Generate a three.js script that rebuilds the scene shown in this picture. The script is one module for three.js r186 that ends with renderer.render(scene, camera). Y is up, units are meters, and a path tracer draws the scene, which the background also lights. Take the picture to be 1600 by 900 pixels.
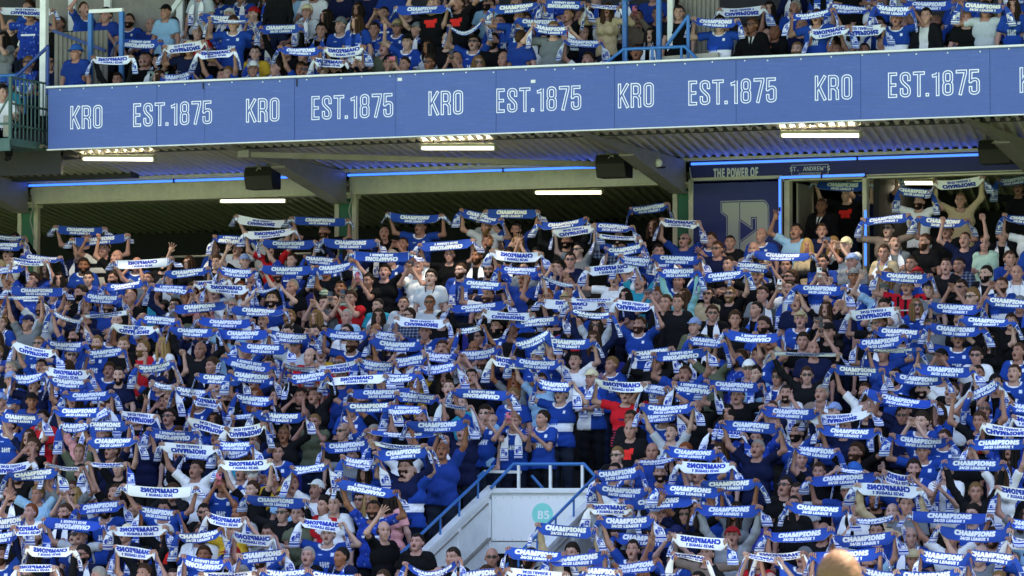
import * as THREE from 'three';
import { mergeGeometries } from 'three/addons/utils/BufferGeometryUtils.js';
import { RoundedBoxGeometry } from 'three/addons/geometries/RoundedBoxGeometry.js';
import { RectAreaLightUniformsLib } from 'three/addons/lights/RectAreaLightUniformsLib.js';
import { ImprovedNoise } from 'three/addons/math/ImprovedNoise.js';

// ---------------------------------------------------------------- camera, sky, sun, exposure
// World: x runs along the rows of the stand, +z towards the pitch, y up; metres. The stand's front board hangs at z = 0.
const PHI = THREE.MathUtils.degToRad(22.8), V3 = (x, y, z) => new THREE.Vector3(x, y, z);
const scene = new THREE.Scene();
const camera = new THREE.PerspectiveCamera(2 * Math.atan(450 / 6500) * 180 / Math.PI, 16 / 9, 1, 4000);
camera.position.set(65 * Math.sin(PHI), 3.6, 65 * Math.cos(PHI));
camera.lookAt(0, 3.6 + 65 * 320 / 6500, 0);
camera.focus = 58; camera.userData.fStop = 5.6;
camera.updateMatrixWorld(true);
const renderer = new THREE.WebGLRenderer({ antialias: true });
renderer.toneMapping = THREE.LinearToneMapping;
renderer.toneMappingExposure = 6.2;
renderer.shadowMap.enabled = true;
RectAreaLightUniformsLib.init();

const SUN = V3(0.30, 1.25, -0.62).normalize();
{ // a pale blue sky, whiter towards the horizon, with soft broken cloud all round
  const W = 512, H = 256, data = new Float32Array(W * H * 4), N = new ImprovedNoise(), smooth = THREE.MathUtils.smoothstep;
  for (let y = 0; y < H; y++) for (let x = 0; x < W; x++) {
    const el = ((y + 0.5) / H - 0.5) * Math.PI, az = ((x + 0.5) / W) * 2 * Math.PI, up = Math.max(0, Math.sin(el)), px = Math.cos(az) * Math.cos(el), pz = Math.sin(az) * Math.cos(el);
    const k = 2.2 / (up + 0.35); let n = 0, a = 1; for (let o = 0; o < 4; o++, a *= 0.5) n += a * N.noise(px * k * (1 << o) + 7, pz * k * (1 << o), 3 + o);
    const c = smooth(n, -0.25, 0.45) * 0.6 * smooth(up, 0, 0.12), t = Math.pow(1 - up, 3), base = [0.36 + 0.46 * t, 0.54 + 0.4 * t, 0.95 + 0.14 * t];
    base.forEach((b, i) => { data[(y * W + x) * 4 + i] = b + ([1.02, 1.1, 1.22][i] - b) * c; }); data[(y * W + x) * 4 + 3] = 1;
  }
  const t = new THREE.DataTexture(data, W, H, THREE.RGBAFormat, THREE.FloatType); t.mapping = THREE.EquirectangularReflectionMapping; t.magFilter = THREE.LinearFilter; t.needsUpdate = true;
  scene.background = scene.environment = t;
}
scene.environmentIntensity = scene.backgroundIntensity = 0.3;
const sun = new THREE.DirectionalLight(0xfff1dc, 4.6); sun.name = 'sun';
sun.position.copy(SUN).multiplyScalar(120); sun.castShadow = true;
sun.shadow.mapSize.set(4096, 4096);
Object.assign(sun.shadow.camera, { left: -60, right: 60, top: 60, bottom: -60, near: 1, far: 300 });
scene.add(sun, sun.target);

// ---------------------------------------------------------------- small helpers
function rng(seed) { let s = seed >>> 0; return () => { s = (s + 0x6d2b79f5) >>> 0; let t = Math.imul(s ^ (s >>> 15), 1 | s); t = (t + Math.imul(t ^ (t >>> 7), 61 | t)) ^ t; return ((t ^ (t >>> 14)) >>> 0) / 4294967296; }; }
const R = rng(1875), rr = (a, b) => a + (b - a) * R(), pick = (a) => a[Math.floor(R() * a.length)];
const lin = (hex) => new THREE.Color(hex);
const used = new Map();
function numbered(name) { const n = used.get(name) ?? 0; used.set(name, n + 1); return n ? name + '_' + String(n).padStart(3, '0') : name; }
function mat(color, roughness = 0.8, o = {}) { return new THREE.MeshStandardMaterial({ color, roughness, ...o }); }
function tag(o, label, category, group, kind) { Object.assign(o.userData, { label }); if (category) o.userData.category = category; if (group) o.userData.group = group; if (kind) o.userData.kind = kind; return o; }
function thing(name, label, category, pos = [0, 0, 0], group) { const g = new THREE.Group(); g.name = numbered(name); g.position.set(...pos); scene.add(g); return tag(g, label, category, group); }
function part(name, geo, m, parent) { const o = new THREE.Mesh(geo, m); o.name = parent === scene ? numbered(name) : name; o.castShadow = o.receiveShadow = true; parent.add(o); return o; }
function struct(name, geo, m, label) { const o = part(name, geo, m, scene); return tag(o, label, null, null, 'structure'); }
function box(w, h, d, x = 0, y = 0, z = 0, bevel = 0) { const g = bevel ? new RoundedBoxGeometry(w, h, d, 1, bevel) : new THREE.BoxGeometry(w, h, d); return g.translate(x, y, z); }
const merge = (list) => mergeGeometries(list.map((g) => { g = g.index ? g.toNonIndexed() : g; for (const k of Object.keys(g.attributes)) if (!['position', 'normal', 'uv'].includes(k)) g.deleteAttribute(k); return g; }));
function bar(a, b, w, h = w) { // square bar from a to b
  const A = V3(...a), B = V3(...b), d = B.clone().sub(A), L = d.length();
  const g = new THREE.BoxGeometry(w, h, L), m = new THREE.Matrix4().lookAt(B, A, Math.abs(d.y / L) > 0.98 ? V3(1, 0, 0) : V3(0, 1, 0));
  return g.applyMatrix4(m).translate((A.x + B.x) / 2, (A.y + B.y) / 2, (A.z + B.z) / 2);
}
function pipe(pts, r, seg = 8) { // round bar through points, mitred corners kept sharp
  const list = [];
  for (let i = 0; i + 1 < pts.length; i++) {
    const A = V3(...pts[i]), B = V3(...pts[i + 1]), d = B.clone().sub(A), L = d.length();
    const g = new THREE.CylinderGeometry(r, r, L, seg, 1).applyQuaternion(new THREE.Quaternion().setFromUnitVectors(V3(0, 1, 0), d.normalize()));
    list.push(g.translate((A.x + B.x) / 2, (A.y + B.y) / 2, (A.z + B.z) / 2), new THREE.SphereGeometry(r * 1.01, seg, 5).translate(...pts[i + 1]));
  }
  return merge(list);
}
function canvasTex(w, h, draw, srgb = true) { const c = document.createElement('canvas'); c.width = w; c.height = h; draw(c.getContext('2d'), w, h); const t = new THREE.CanvasTexture(c); if (srgb) t.colorSpace = THREE.SRGBColorSpace; t.anisotropy = 4; return t; }
function noiseTex(w, h, base, amp, seed, scales = [4, 16, 64]) { // tiling value noise, grey
  const r = rng(seed), data = new Uint8Array(w * h * 4), grids = scales.map((s) => ({ s, g: Float32Array.from({ length: s * s }, () => r() - 0.5) }));
  for (let y = 0; y < h; y++) for (let x = 0; x < w; x++) {
    let v = 0;
    grids.forEach(({ s, g }, i) => { const fx = x / w * s, fy = y / h * s, ix = Math.floor(fx), iy = Math.floor(fy), a = fx - ix, b = fy - iy, at = (p, q) => g[((q % s) * s) + (p % s)]; v += ((at(ix, iy) * (1 - a) + at(ix + 1, iy) * a) * (1 - b) + (at(ix, iy + 1) * (1 - a) + at(ix + 1, iy + 1) * a) * b) / (1 + i * 0.7); });
    const q = Math.max(0, Math.min(255, 255 * (base + amp * v))); data.set([q, q, q, 255], (y * w + x) * 4);
  }
  const t = new THREE.DataTexture(data, w, h); t.wrapS = t.wrapT = THREE.RepeatWrapping; t.magFilter = THREE.LinearFilter; t.needsUpdate = true; return t;
}
function uvWorld(g, sx = 1, sy = 1) { // uv in metres by the face's main direction
  const p = g.attributes.position, n = g.attributes.normal, uv = new Float32Array(p.count * 2);
  for (let i = 0; i < p.count; i++) { const ax = Math.abs(n.getX(i)), ay = Math.abs(n.getY(i)), az = Math.abs(n.getZ(i)); const [u, v] = az >= ax && az >= ay ? [p.getX(i), p.getY(i)] : ax >= ay ? [p.getZ(i), p.getY(i)] : [p.getX(i), p.getZ(i)]; uv[2 * i] = u * sx; uv[2 * i + 1] = v * sy; }
  g.setAttribute('uv', new THREE.BufferAttribute(uv, 2)); return g;
}
const COLUMNS = ['first KRO', 'first EST. 1875', 'second KRO', 'second EST. 1875', 'third KRO', 'third EST. 1875', 'fourth KRO', 'fourth EST. 1875', 'fifth KRO', 'last EST. 1875'];
function toPixel(p) { const v = p.clone().project(camera); return [(v.x + 1) * 800, (1 - v.y) * 450]; }
function columnOf(p) { const [x] = toPixel(p); let best = 0; for (let i = 0; i < 10; i++) { const [bx] = toPixel(V3(-7.565 + 1.6075 * i, 9.75, 0)); const [b2] = toPixel(V3(-7.565 + 1.6075 * best, 9.75, 0)); if (Math.abs(bx - x) < Math.abs(b2 - x)) best = i; } return best; }
// ---------------------------------------------------------------- materials of the stand
const weather = noiseTex(256, 256, 0.86, 0.26, 3), fine = noiseTex(256, 256, 0.5, 0.8, 9, [16, 64, 128]);
const M = {
  concrete: mat(0x3c3d42, 0.95, { map: weather, bumpMap: fine, bumpScale: 0.003 }),
  paleStep: mat(0xa9aca6, 0.9, { map: weather }),
  white: mat(0xe9eef0, 0.55, { map: noiseTex(256, 256, 0.93, 0.14, 13) }),
  cream: mat(0xc6c1ae, 0.65, { map: weather }),
  greySteel: mat(0x8a8680, 0.6, { map: weather }),
  deck: mat(0xd2cdbd, 0.5, { metalness: 0.0, map: weather }),
  blue: mat(0x2f6db4, 0.4), darkBlue: mat(0x1d3f86, 0.45), navy: mat(0x171d5c, 0.6),
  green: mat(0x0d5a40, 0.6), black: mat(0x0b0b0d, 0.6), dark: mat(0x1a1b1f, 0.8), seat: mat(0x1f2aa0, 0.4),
  silver: mat(0x9a9a92, 0.7), rust: mat(0x4b6a66, 0.7, { map: weather }),
};
const lampMat = new THREE.MeshStandardMaterial({ color: 0xffffff, emissive: 0xfff0cf, emissiveIntensity: 0.75, roughness: 0.5 });
const ledMat = new THREE.MeshStandardMaterial({ color: 0x2244ff, emissive: 0x3068ff, emissiveIntensity: 0.5, roughness: 0.4 });

// ---------------------------------------------------------------- ground, terraces, roof
const grass = mat(0x6d8a50, 0.95, { map: noiseTex(256, 256, 0.8, 0.5, 21, [8, 32, 128]) });
{
  const g = new THREE.PlaneGeometry(3000, 3000).rotateX(-Math.PI / 2); uvWorld(g, 0.1, 0.1);
  struct('ground', g, grass, 'green grass of the pitch reaching away from the stand');
  struct('perimeter_path', uvWorld(box(120, 0.1, 7, 0, 0.0, 18.4), 0.2, 0.2), mat(0xb4b2aa, 0.9, { map: weather }), 'pale concrete path between the stand and the pitch');  // unseen pale strip, added to throw sunlight back up at the stand
}
const LZ = (k) => 8.67 - 0.8 * k, LY = (k) => 2.0 + 0.276 * k, UZ = (k) => -0.85 - 0.75 * k, UY = (k) => 9.27 + 0.42 * k;
{ // lower terrace, cut open for the stairwell mouth
  const list = [];
  for (let k = -7; k <= 20; k++) {
    const z = LZ(k), y = k >= 19 ? LY(18) : LY(k), cut = z > 6.2 && z < 10.0, depth = k === 20 ? 9 : 0.8, zc = k === 20 ? z + 0.4 - 4.5 : z;
    const add = (x0, x1) => list.push(box(x1 - x0, 1.2, depth, (x0 + x1) / 2, y - 0.6, zc));
    if (cut) { add(-24, 2.2); add(4.02, 24); } else add(-24, 24);
  }
  struct('lower_terrace', uvWorld(merge(list), 0.5, 0.5), M.concrete, 'stepped grey concrete terrace under the lower crowd');
  struct('stairwell_floor', uvWorld(box(1.8, 0.2, 6, 3.11, 0.55, 7.1)), M.paleStep, 'pale concrete walkway floor inside the stairwell opening');
  struct('front_wall', uvWorld(box(48, 1.0, 0.2, 0, -0.0, 14.75)), M.white, 'low white wall in front of the lower terrace');
}
{ // upper terrace
  const list = [];
  for (let k = 0; k < 9; k++) { const y = UY(k); list.push(box(34.6, k ? 0.1 : 0.02, 0.75, 9.0, k ? y - 0.05 : y + 0.05, UZ(k))); if (k) list.push(box(34.6, 0.34, 0.1, 9.0, y - 0.27, UZ(k) + 0.325)); }
  list.push(box(17, 5, 0.3, -17.5, 11.6, -4.4), box(44, 5, 0.3, 4, 15.2, -8));
  struct('upper_terrace', uvWorld(merge(list), 0.5, 0.5), M.concrete, 'stepped grey concrete terrace under the upper crowd');
  struct('roof', uvWorld(merge([box(70, 0.4, 31, 0, 17.4, -8.5)])), M.greySteel, 'wide roof over the stand');
  struct('back_wall', uvWorld(merge([box(70, 17.2, 0.4, 0, 8.6, -24), box(0.4, 17.2, 26, -34, 8.6, -11), box(0.4, 17.2, 26, 34, 8.6, -11)])), M.concrete, 'tall walls closing the back and ends of the stand');
}
function corrugated(x0, x1, za, ya, zb, yb, skew, pitch, depth) { // ribbed sheet between two edges, ribs running from a to b
  const pos = [], n = Math.ceil((x1 - x0) / pitch), prof = [[0, 0], [0.3, 0], [0.42, 1], [0.88, 1], [1, 0]];
  const P = (u, h, e) => e ? [x0 + u + skew * (zb - za), yb + h, zb] : [x0 + u, ya + h, za];
  for (let i = 0; i < n; i++) for (let j = 0; j < 4; j++) {
    const u0 = (i + prof[j][0]) * pitch, u1 = (i + prof[j + 1][0]) * pitch, h0 = prof[j][1] * depth, h1 = prof[j + 1][1] * depth;
    const a = P(u0, h0, 0), b = P(u1, h1, 0), c = P(u1, h1, 1), d = P(u0, h0, 1);
    pos.push(...a, ...d, ...c, ...a, ...c, ...b);
  }
  const g = new THREE.BufferGeometry(); g.setAttribute('position', new THREE.Float32BufferAttribute(pos, 3)); g.computeVertexNormals(); return uvWorld(g, 0.4, 0.4);
}
struct('soffit', corrugated(-26, 26, -0.12, 9.29, -4.95, 9.15, 0.24, 0.16, 0.045), M.deck, 'ribbed metal underside of the upper tier behind the blue board');
struct('concourse_ceiling', corrugated(-26, 26, -5.1, 8.95, -11.6, 8.62, 0.24, 0.18, 0.05), mat(0xccd6b0, 0.5, { map: weather }), 'ribbed metal ceiling of the concourse behind the rear posts');  // green tint in the base colour stands for light reflected off the grass
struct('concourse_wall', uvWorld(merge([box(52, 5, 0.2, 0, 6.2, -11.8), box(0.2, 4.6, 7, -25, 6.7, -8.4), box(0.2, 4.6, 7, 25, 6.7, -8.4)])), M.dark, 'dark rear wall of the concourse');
struct('upper_floor_slab', uvWorld(merge([box(52, 0.12, 6.8, 0, 9.22, -8.45)])), M.concrete, 'concrete slab over the concourse');

// ---------------------------------------------------------------- the blue board with its lettering
function bannerTexture() {
  const W = 2048, H = 660, PXM = W / 3.215;
  return canvasTex(W, H, (c) => {
    c.fillStyle = '#445ea6'; c.fillRect(0, 0, W, H);
    const r = rng(77);
    for (let i = 0; i < 420; i++) { c.fillStyle = `rgba(${r() < 0.6 ? '20,30,80' : '190,205,240'},${0.02 + 0.04 * r()})`; const x = r() * W, y = r() * H, w = 20 + r() * 180; c.fillRect(x, y, w, 2 + r() * 14); c.fillRect(x, y, 2 + r() * 3, 10 + r() * 80); }
    // skeleton glyphs in a 1-high cell (y down): [advance, strokes]; each stroke is drawn thick in white and again thinner in blue, which leaves an outline
    const arc = (cx, cy, rx, ry, a0, a1, n = 14) => Array.from({ length: n + 1 }, (_, i) => { const a = (a0 + (a1 - a0) * i / n) * Math.PI / 180; return [cx + rx * Math.cos(a), cy + ry * Math.sin(a)]; });
    const w = 0.29, q = 0.125;
    const bowl = (x0, x1, y0, y1) => [[x0, y0], [x1 - q, y0], ...arc(x1 - q, y0 + q, q, q, -90, 0, 6), ...arc(x1 - q, y1 - q, q, q, 0, 90, 6), [x0, y1]];
    const ring = (x0, x1, y0, y1) => [...arc(x1 - q, y0 + q, q, q, -90, 0, 6), ...arc(x1 - q, y1 - q, q, q, 0, 90, 6), ...arc(x0 + q, y1 - q, q, q, 90, 180, 6), ...arc(x0 + q, y0 + q, q, q, 180, 270, 6), [x1 - q, y0]];
    const G = {
      K: [0.53, [[0, 0], [0, 1]], [[w + 0.02, 0], [0.03, 0.56]], [[0.1, 0.44], [w + 0.03, 1]]],
      R: [0.53, [[0, 1], [0, 0]], bowl(0, w, 0, 0.5), [[0.12, 0.5], [w - 0.1, 0.52], [w, 0.64], [w + 0.01, 1]]],
      O: [0.53, ring(0, w, 0, 1)],
      E: [0.46, [[0, 0], [0, 1]], [[0, 0], [w - 0.07, 0]], [[0, 0.5], [w - 0.1, 0.5]], [[0, 1], [w - 0.07, 1]]],
      S: [0.53, [[w, 0.26], ...arc(w - q, q, q, q, 0, -90, 6), ...arc(q, q, q, q, -90, -180, 6), [0, 0.27], [0.04, 0.38], [w - 0.04, 0.62], [w, 0.73], ...arc(w - q, 1 - q, q, q, 0, 90, 6), ...arc(q, 1 - q, q, q, 90, 180, 6), [0, 0.74]]],
      T: [0.47, [[-0.02, 0], [w + 0.02, 0]], [[w / 2, 0], [w / 2, 1]]],
      '.': [0.27, [[0, 1], [0.001, 1]]], ' ': [0.05],
      1: [0.38, [[-0.02, 0.14], [0.12, 0.1], [0.13, 0], [0.13, 1]]],
      8: [0.53, ring(0.01, w - 0.01, 0, 0.48), ring(0, w, 0.48, 1)],
      7: [0.49, [[-0.01, 0], [w, 0], [w, 0.08], [0.1, 1]]],
      5: [0.53, [[w - 0.03, 0], [0.01, 0], [0, 0.46]], [[0, 0.46], [0.08, 0.4], [w - q, 0.38], ...arc(w - q, 0.38 + q, q, q, -90, 0, 6), ...arc(w - q, 1 - q, q, q, 0, 90, 6), ...arc(q, 1 - q, q, q, 90, 180, 6), [0, 0.76]]],
    };
    const word = (s, cx, cy, h, width) => {
      const total = [...s].reduce((a, ch) => a + G[ch][0], 0) - 0.24, S = h, SX = width / (total + 0.17);
      let x = cx - (total * SX) / 2; c.lineJoin = 'miter'; c.miterLimit = 3; c.lineCap = 'square';
      const draw = (lw, style) => { let px = x; c.strokeStyle = style; c.lineWidth = lw; for (const ch of s) { for (const st of G[ch].slice(1)) { c.beginPath(); st.forEach(([u, v], i) => c[i ? 'lineTo' : 'moveTo'](px + u * SX, cy - S / 2 + v * S)); c.stroke(); } px += G[ch][0] * SX; } };
      draw(0.165 * S, '#f2f6ff'); draw(0.165 * S - 19, '#445ea6');
    };
    // the period starts at x = -8.265, KRO at +0.70, EST. 1875 at +2.29
    word('KRO', 0.70 * PXM, 0.5 * H, 0.33 * PXM, 0.61 * PXM);
    word('EST.1875', 2.285 * PXM, 0.5 * H, 0.33 * PXM, 1.45 * PXM);
  });
}
{
  const t = thing('lettered_board', 'long blue board reading KRO EST. 1875 along the front of the upper tier', 'board');
  const tex = bannerTexture(); tex.wrapS = tex.wrapT = THREE.RepeatWrapping;
  const bm = mat(0xffffff, 0.5, { map: tex, bumpMap: noiseTex(256, 256, 0.5, 0.9, 41, [3, 7, 17]), bumpScale: 0.012 });
  const tones = [0xffffff, 0xf9fafd, 0xfcfcfc, 0xf5f8fc].map((q) => { const m = bm.clone(); m.color.set(q); return m; });
  const seams = [-8.28, -6.266, -5.392, -3.784, -2.0, -0.273, 1.724, 3.725, 5.729, 7.754, 9.75, 11.75, 13.7];
  for (let i = 0; i + 1 < seams.length; i++) {
    const a = seams[i] + 0.002, b = seams[i + 1] - 0.002, g = box(b - a, 1.0, 0.04, (a + b) / 2, 9.745, -0.02 - (i % 2) * 0.002, 0.004), p = g.attributes.position, uv = g.attributes.uv;
    for (let j = 0; j < p.count; j++) uv.setXY(j, (p.getX(j) + 8.265) / 3.215, (p.getY(j) - 9.23) / 1.035);
    part('panel', g, tones[i % 4], t);
  }
  part('coping', box(22.1, 0.035, 0.16, 2.75, 10.262, -0.03, 0.008), M.white, t);
  part('lower_trim', box(22.1, 0.022, 0.07, 2.75, 9.232, -0.02, 0.005), M.white, t);
  part('backing', box(22.0, 0.94, 0.06, 2.75, 9.74, -0.08), M.darkBlue, t);
  const bolts = []; for (let i = 0; i < 46; i++) bolts.push(new THREE.CylinderGeometry(0.012, 0.012, 0.012, 6).rotateX(Math.PI / 2).translate(-8.1 + i * 0.46 + rr(-0.1, 0.1), 10.21 + rr(-0.012, 0.012), 0.006));
  part('bolts', merge(bolts), M.white, t).userData.kind = 'stuff';
  const gap = [[-5.42, 0.1], [-3.74, 0.12]]; for (const [x, h] of gap) part('strap', box(0.02, h, 0.01, x, 10.245 - h / 2 - 0.02, 0.006), M.dark, t);
  for (const [x, y, m] of [[-1.93, 10.15, 'a'], [0.36, 10.03, 'b']]) part('sticker', box(0.075, 0.05, 0.004, x, y, 0.003), M.white, t);
}

// ---------------------------------------------------------------- under the upper tier: beam, posts, brackets, lamps, LED strips, loudspeakers
const POSTS = [-17.7, -11.45, -5.2, 1.03, 7.27, 13.5];
{
  const t = thing('rear_beam', 'long cream beam above the rear posts of the lower tier', 'beam');
  POSTS.slice(0, -1).forEach((x, i) => part('beam_segment', uvWorld(box(6.0, 0.36, 0.3, (x + POSTS[i + 1]) / 2, 8.94, -5.02, 0.01)), i === 3 || i === 4 ? M.navy : M.cream, t));
  part('lower_lip', uvWorld(box(31, 0.03, 0.34, -2.1, 8.745, -5.0)), M.cream, t);
  part('upper_flange', uvWorld(box(31, 0.05, 0.4, -2.1, 9.135, -4.98)), M.cream, t);
}
const ORD = ['far left', 'left', 'middle', 'right', 'far right', 'outer right'], POSTN = ['', 'left', 'middle', 'right', 'far right', ''];
for (let i = 1; i < 5; i++) {
  const x = POSTS[i], where = ['', 'under the gap left of the first KRO', 'under the second EST. 1875', 'beside the navy wall with the 12', 'at the right edge behind the crowd'][i];
  const t = thing('cream_post', `cream post with dark green panel ${where}`, 'post', [x, 0, -5.0], 'cream posts behind the lower tier');
  part('side_bar', uvWorld(box(0.085, 3.0, 0.1, -0.165, 7.28, 0, 0.008)), M.cream, t);
  part('side_bar', uvWorld(box(0.085, 3.0, 0.1, 0.165, 7.28, 0, 0.008)), M.cream, t);
  part('green_panel', box(0.245, 3.0, 0.06, 0, 7.28, 0.0), M.green, t);
  part('head_piece', uvWorld(box(0.45, 0.1, 0.22, 0, 8.72, 0.005)), M.cream, t);
  const b = thing('roof_bracket', `grey tapered steel bracket above the ${['', 'leftmost post', 'middle post', 'post beside the navy wall', 'rightmost post'][i]}`, 'bracket', [x, 0, 0], 'steel brackets under the upper tier');
  const s = new THREE.Shape([[-4.86, 9.13], [-4.86, 8.6], [-4.6, 8.6], [-2.3, 9.04], [-0.5, 9.2], [-0.2, 9.24]].map(([z, y]) => new THREE.Vector2(z, y)));
  part('web', uvWorld(new THREE.ExtrudeGeometry(s, { depth: 0.14, bevelEnabled: false }).rotateY(-Math.PI / 2).translate(0.07, 0, 0)), M.greySteel, b);
  part('flange', uvWorld(bar([0, 8.585, -4.86], [0, 8.585, -4.58], 0.26, 0.03)), M.greySteel, b);
  part('sloping_flange', uvWorld(bar([0, 8.585, -4.6], [0, 9.03, -2.3], 0.26, 0.03)), M.greySteel, b);
  part('cable', pipe([[0.16, 9.0, -4.78], [0.2, 8.7, -4.8], [0.13, 8.45, -4.82], [0.2, 8.1, -4.86]], 0.012, 5), M.silver, b);
}
for (const [i, where] of [[2, 'between the middle and right posts']]) {
  const b = thing('diagonal_brace', `thin dark steel brace under the soffit ${where}`, 'brace');
  part('rail', uvWorld(bar([POSTS[i] + 0.1, 9.12, -0.9], [POSTS[i + 1] - 0.1, 9.0, -4.4], 0.1, 0.09)), M.greySteel, b);
  part('cleat', uvWorld(box(0.2, 0.12, 0.2, POSTS[i] + 0.1, 9.13, -0.9)), M.greySteel, b);
}
function fluorescent(xa, ya, xb, yb, z, where, out) {
  const L = Math.hypot(xb - xa, yb - ya), t = thing('ceiling_lamp', `long white strip lamp ${where}`, 'lamp', [(xa + xb) / 2, (ya + yb) / 2, z], 'strip lamps under the stand');
  t.rotation.z = Math.atan2(yb - ya, xb - xa);
  part('housing', box(L + 0.04, 0.05, 0.14, 0, 0.055, 0, 0.01), M.silver, t);
  part('diffuser_tube', box(L, 0.05, 0.1, 0, 0.0, 0, 0.02), lampMat, t);
  for (const s of [-1, 1]) part('end_cap', box(0.03, 0.06, 0.11, s * (L / 2 + 0.012), 0.0, 0, 0.006), M.silver, t);
  for (const s of [-1, 1]) part('hanger', box(0.02, 0.1, 0.02, s * L * 0.35, 0.12, 0), M.dark, t);
  const l = new THREE.RectAreaLight(0xfff0cf, out, L, 0.1); l.position.set((xa + xb) / 2, (ya + yb) / 2 - 0.03, z); l.lookAt(l.position.x, 0, z); scene.add(l);
  const u = new THREE.RectAreaLight(0xfff0cf, out * 0.35, L, 0.1); u.position.set((xa + xb) / 2, (ya + yb) / 2 + 0.15, z); u.lookAt(u.position.x, 30, z); scene.add(u);
}
const LAMP = 45;
fluorescent(-8.26, 9.17, -6.94, 9.12, -1.2, 'under the first KRO on the left', LAMP);
fluorescent(-2.07, 9.15, -0.8, 9.11, -1.2, 'under the third KRO', LAMP);
fluorescent(4.06, 9.15, 5.32, 9.11, -1.2, 'under the fifth KRO', LAMP);
fluorescent(-8.12, 8.77, -6.84, 8.74, -6, 'inside the concourse right of the left post', LAMP * 0.3);
fluorescent(-2.07, 8.75, -0.85, 8.72, -6, 'inside the concourse left of the middle loudspeaker', LAMP * 0.3);
fluorescent(4.01, 8.74, 5.05, 8.71, -6, 'inside the concourse behind the raised right group', LAMP * 0.3);
function led(a, b, where, power) {
  const A = V3(...a), B = V3(...b), t = thing('blue_light_strip', `glowing blue light strip ${where}`, 'light strip', [0, 0, 0], 'blue light strips on the rear beam');
  part('glowing_tube', bar(a, b, 0.034, 0.032), ledMat, t);
  part('channel', bar([A.x, A.y, A.z - 0.02], [B.x, B.y, B.z - 0.02], 0.055, 0.055), M.silver, t);
  part('clip', box(0.03, 0.07, 0.03, (A.x + B.x) / 2, (A.y + B.y) / 2, (A.z + B.z) / 2 + 0.015), M.dark, t);
  const L = A.distanceTo(B), l = new THREE.RectAreaLight(0x2a52ff, power, Math.abs(B.x - A.x) > 0.5 ? L : 0.05, Math.abs(B.x - A.x) > 0.5 ? 0.05 : L);
  l.position.copy(A).add(B).multiplyScalar(0.5); l.position.z += 0.04; l.lookAt(l.position.x, l.position.y + 0.6, l.position.z + 1); scene.add(l);
}
led([-11.36, 9.06, -4.84], [-5.55, 9.06, -4.84], 'on the beam left of the middle post', 1.1);
led([-5.1, 9.06, -4.84], [0.72, 9.06, -4.84], 'on the beam between middle and right posts', 1.1);
led([1.2, 9.06, -4.84], [7.0, 9.06, -4.84], 'above the navy sign THE POWER OF', 1.1);
led([2.8, 8.78, -4.72], [4.25, 8.78, -4.72], 'along the top of the doorway', 0.6);
led([2.8, 7.75, -4.72], [2.8, 8.76, -4.72], 'down the left side of the doorway', 0.6);
led([4.27, 7.3, -4.72], [4.27, 8.2, -4.72], 'down the right side of the doorway', 0.6);
for (const [x, y, where] of [[-6.12, 8.95, 'left of the middle post'], [0.31, 8.96, 'left of the right post'], [6.82, 8.99, 'at the right end under the soffit']]) {
  const t = thing('loudspeaker', `black box loudspeaker hanging ${where}`, 'loudspeaker', [x, y, -3.6], 'black loudspeakers under the soffit');
  const s = new THREE.Shape([[-0.17, 0.17], [0.15, 0.17], [0.2, 0.03], [0.13, -0.18], [-0.17, -0.18]].map(([z, yy]) => new THREE.Vector2(z, yy)));
  part('cabinet', new THREE.ExtrudeGeometry(s, { depth: 0.5, bevelSize: 0.01, bevelThickness: 0.01, bevelSegments: 1 }).translate(0, 0, -0.25).rotateY(-Math.PI / 2), M.black, t);
  part('bracket', merge([box(0.56, 0.03, 0.06, 0, 0.2, 0), box(0.03, 0.14, 0.05, 0.1, 0.22, 0), box(0.03, 0.14, 0.05, -0.1, 0.22, 0)]), M.greySteel, t);
  part('cable', pipe([[0.02, 0.2, 0.1], [0.06, 0.14, 0.2], [0.02, 0.17, 0.19], [-0.02, 0.12, 0.21]], 0.008, 5), M.silver, t);
}
{
  const t = thing('dome_camera', 'small white dome camera on an arm beside the right bracket', 'camera', [1.12, 8.98, -3.5]);
  part('dome', new THREE.SphereGeometry(0.07, 14, 10), M.white, t);
  part('arm', pipe([[0, 0.05, 0], [-0.05, 0.17, -0.1]], 0.018), M.silver, t);
  part('rail', pipe([[-0.4, -0.08, 0], [0.12, -0.07, 0]], 0.014), M.dark, t);
}
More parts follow.
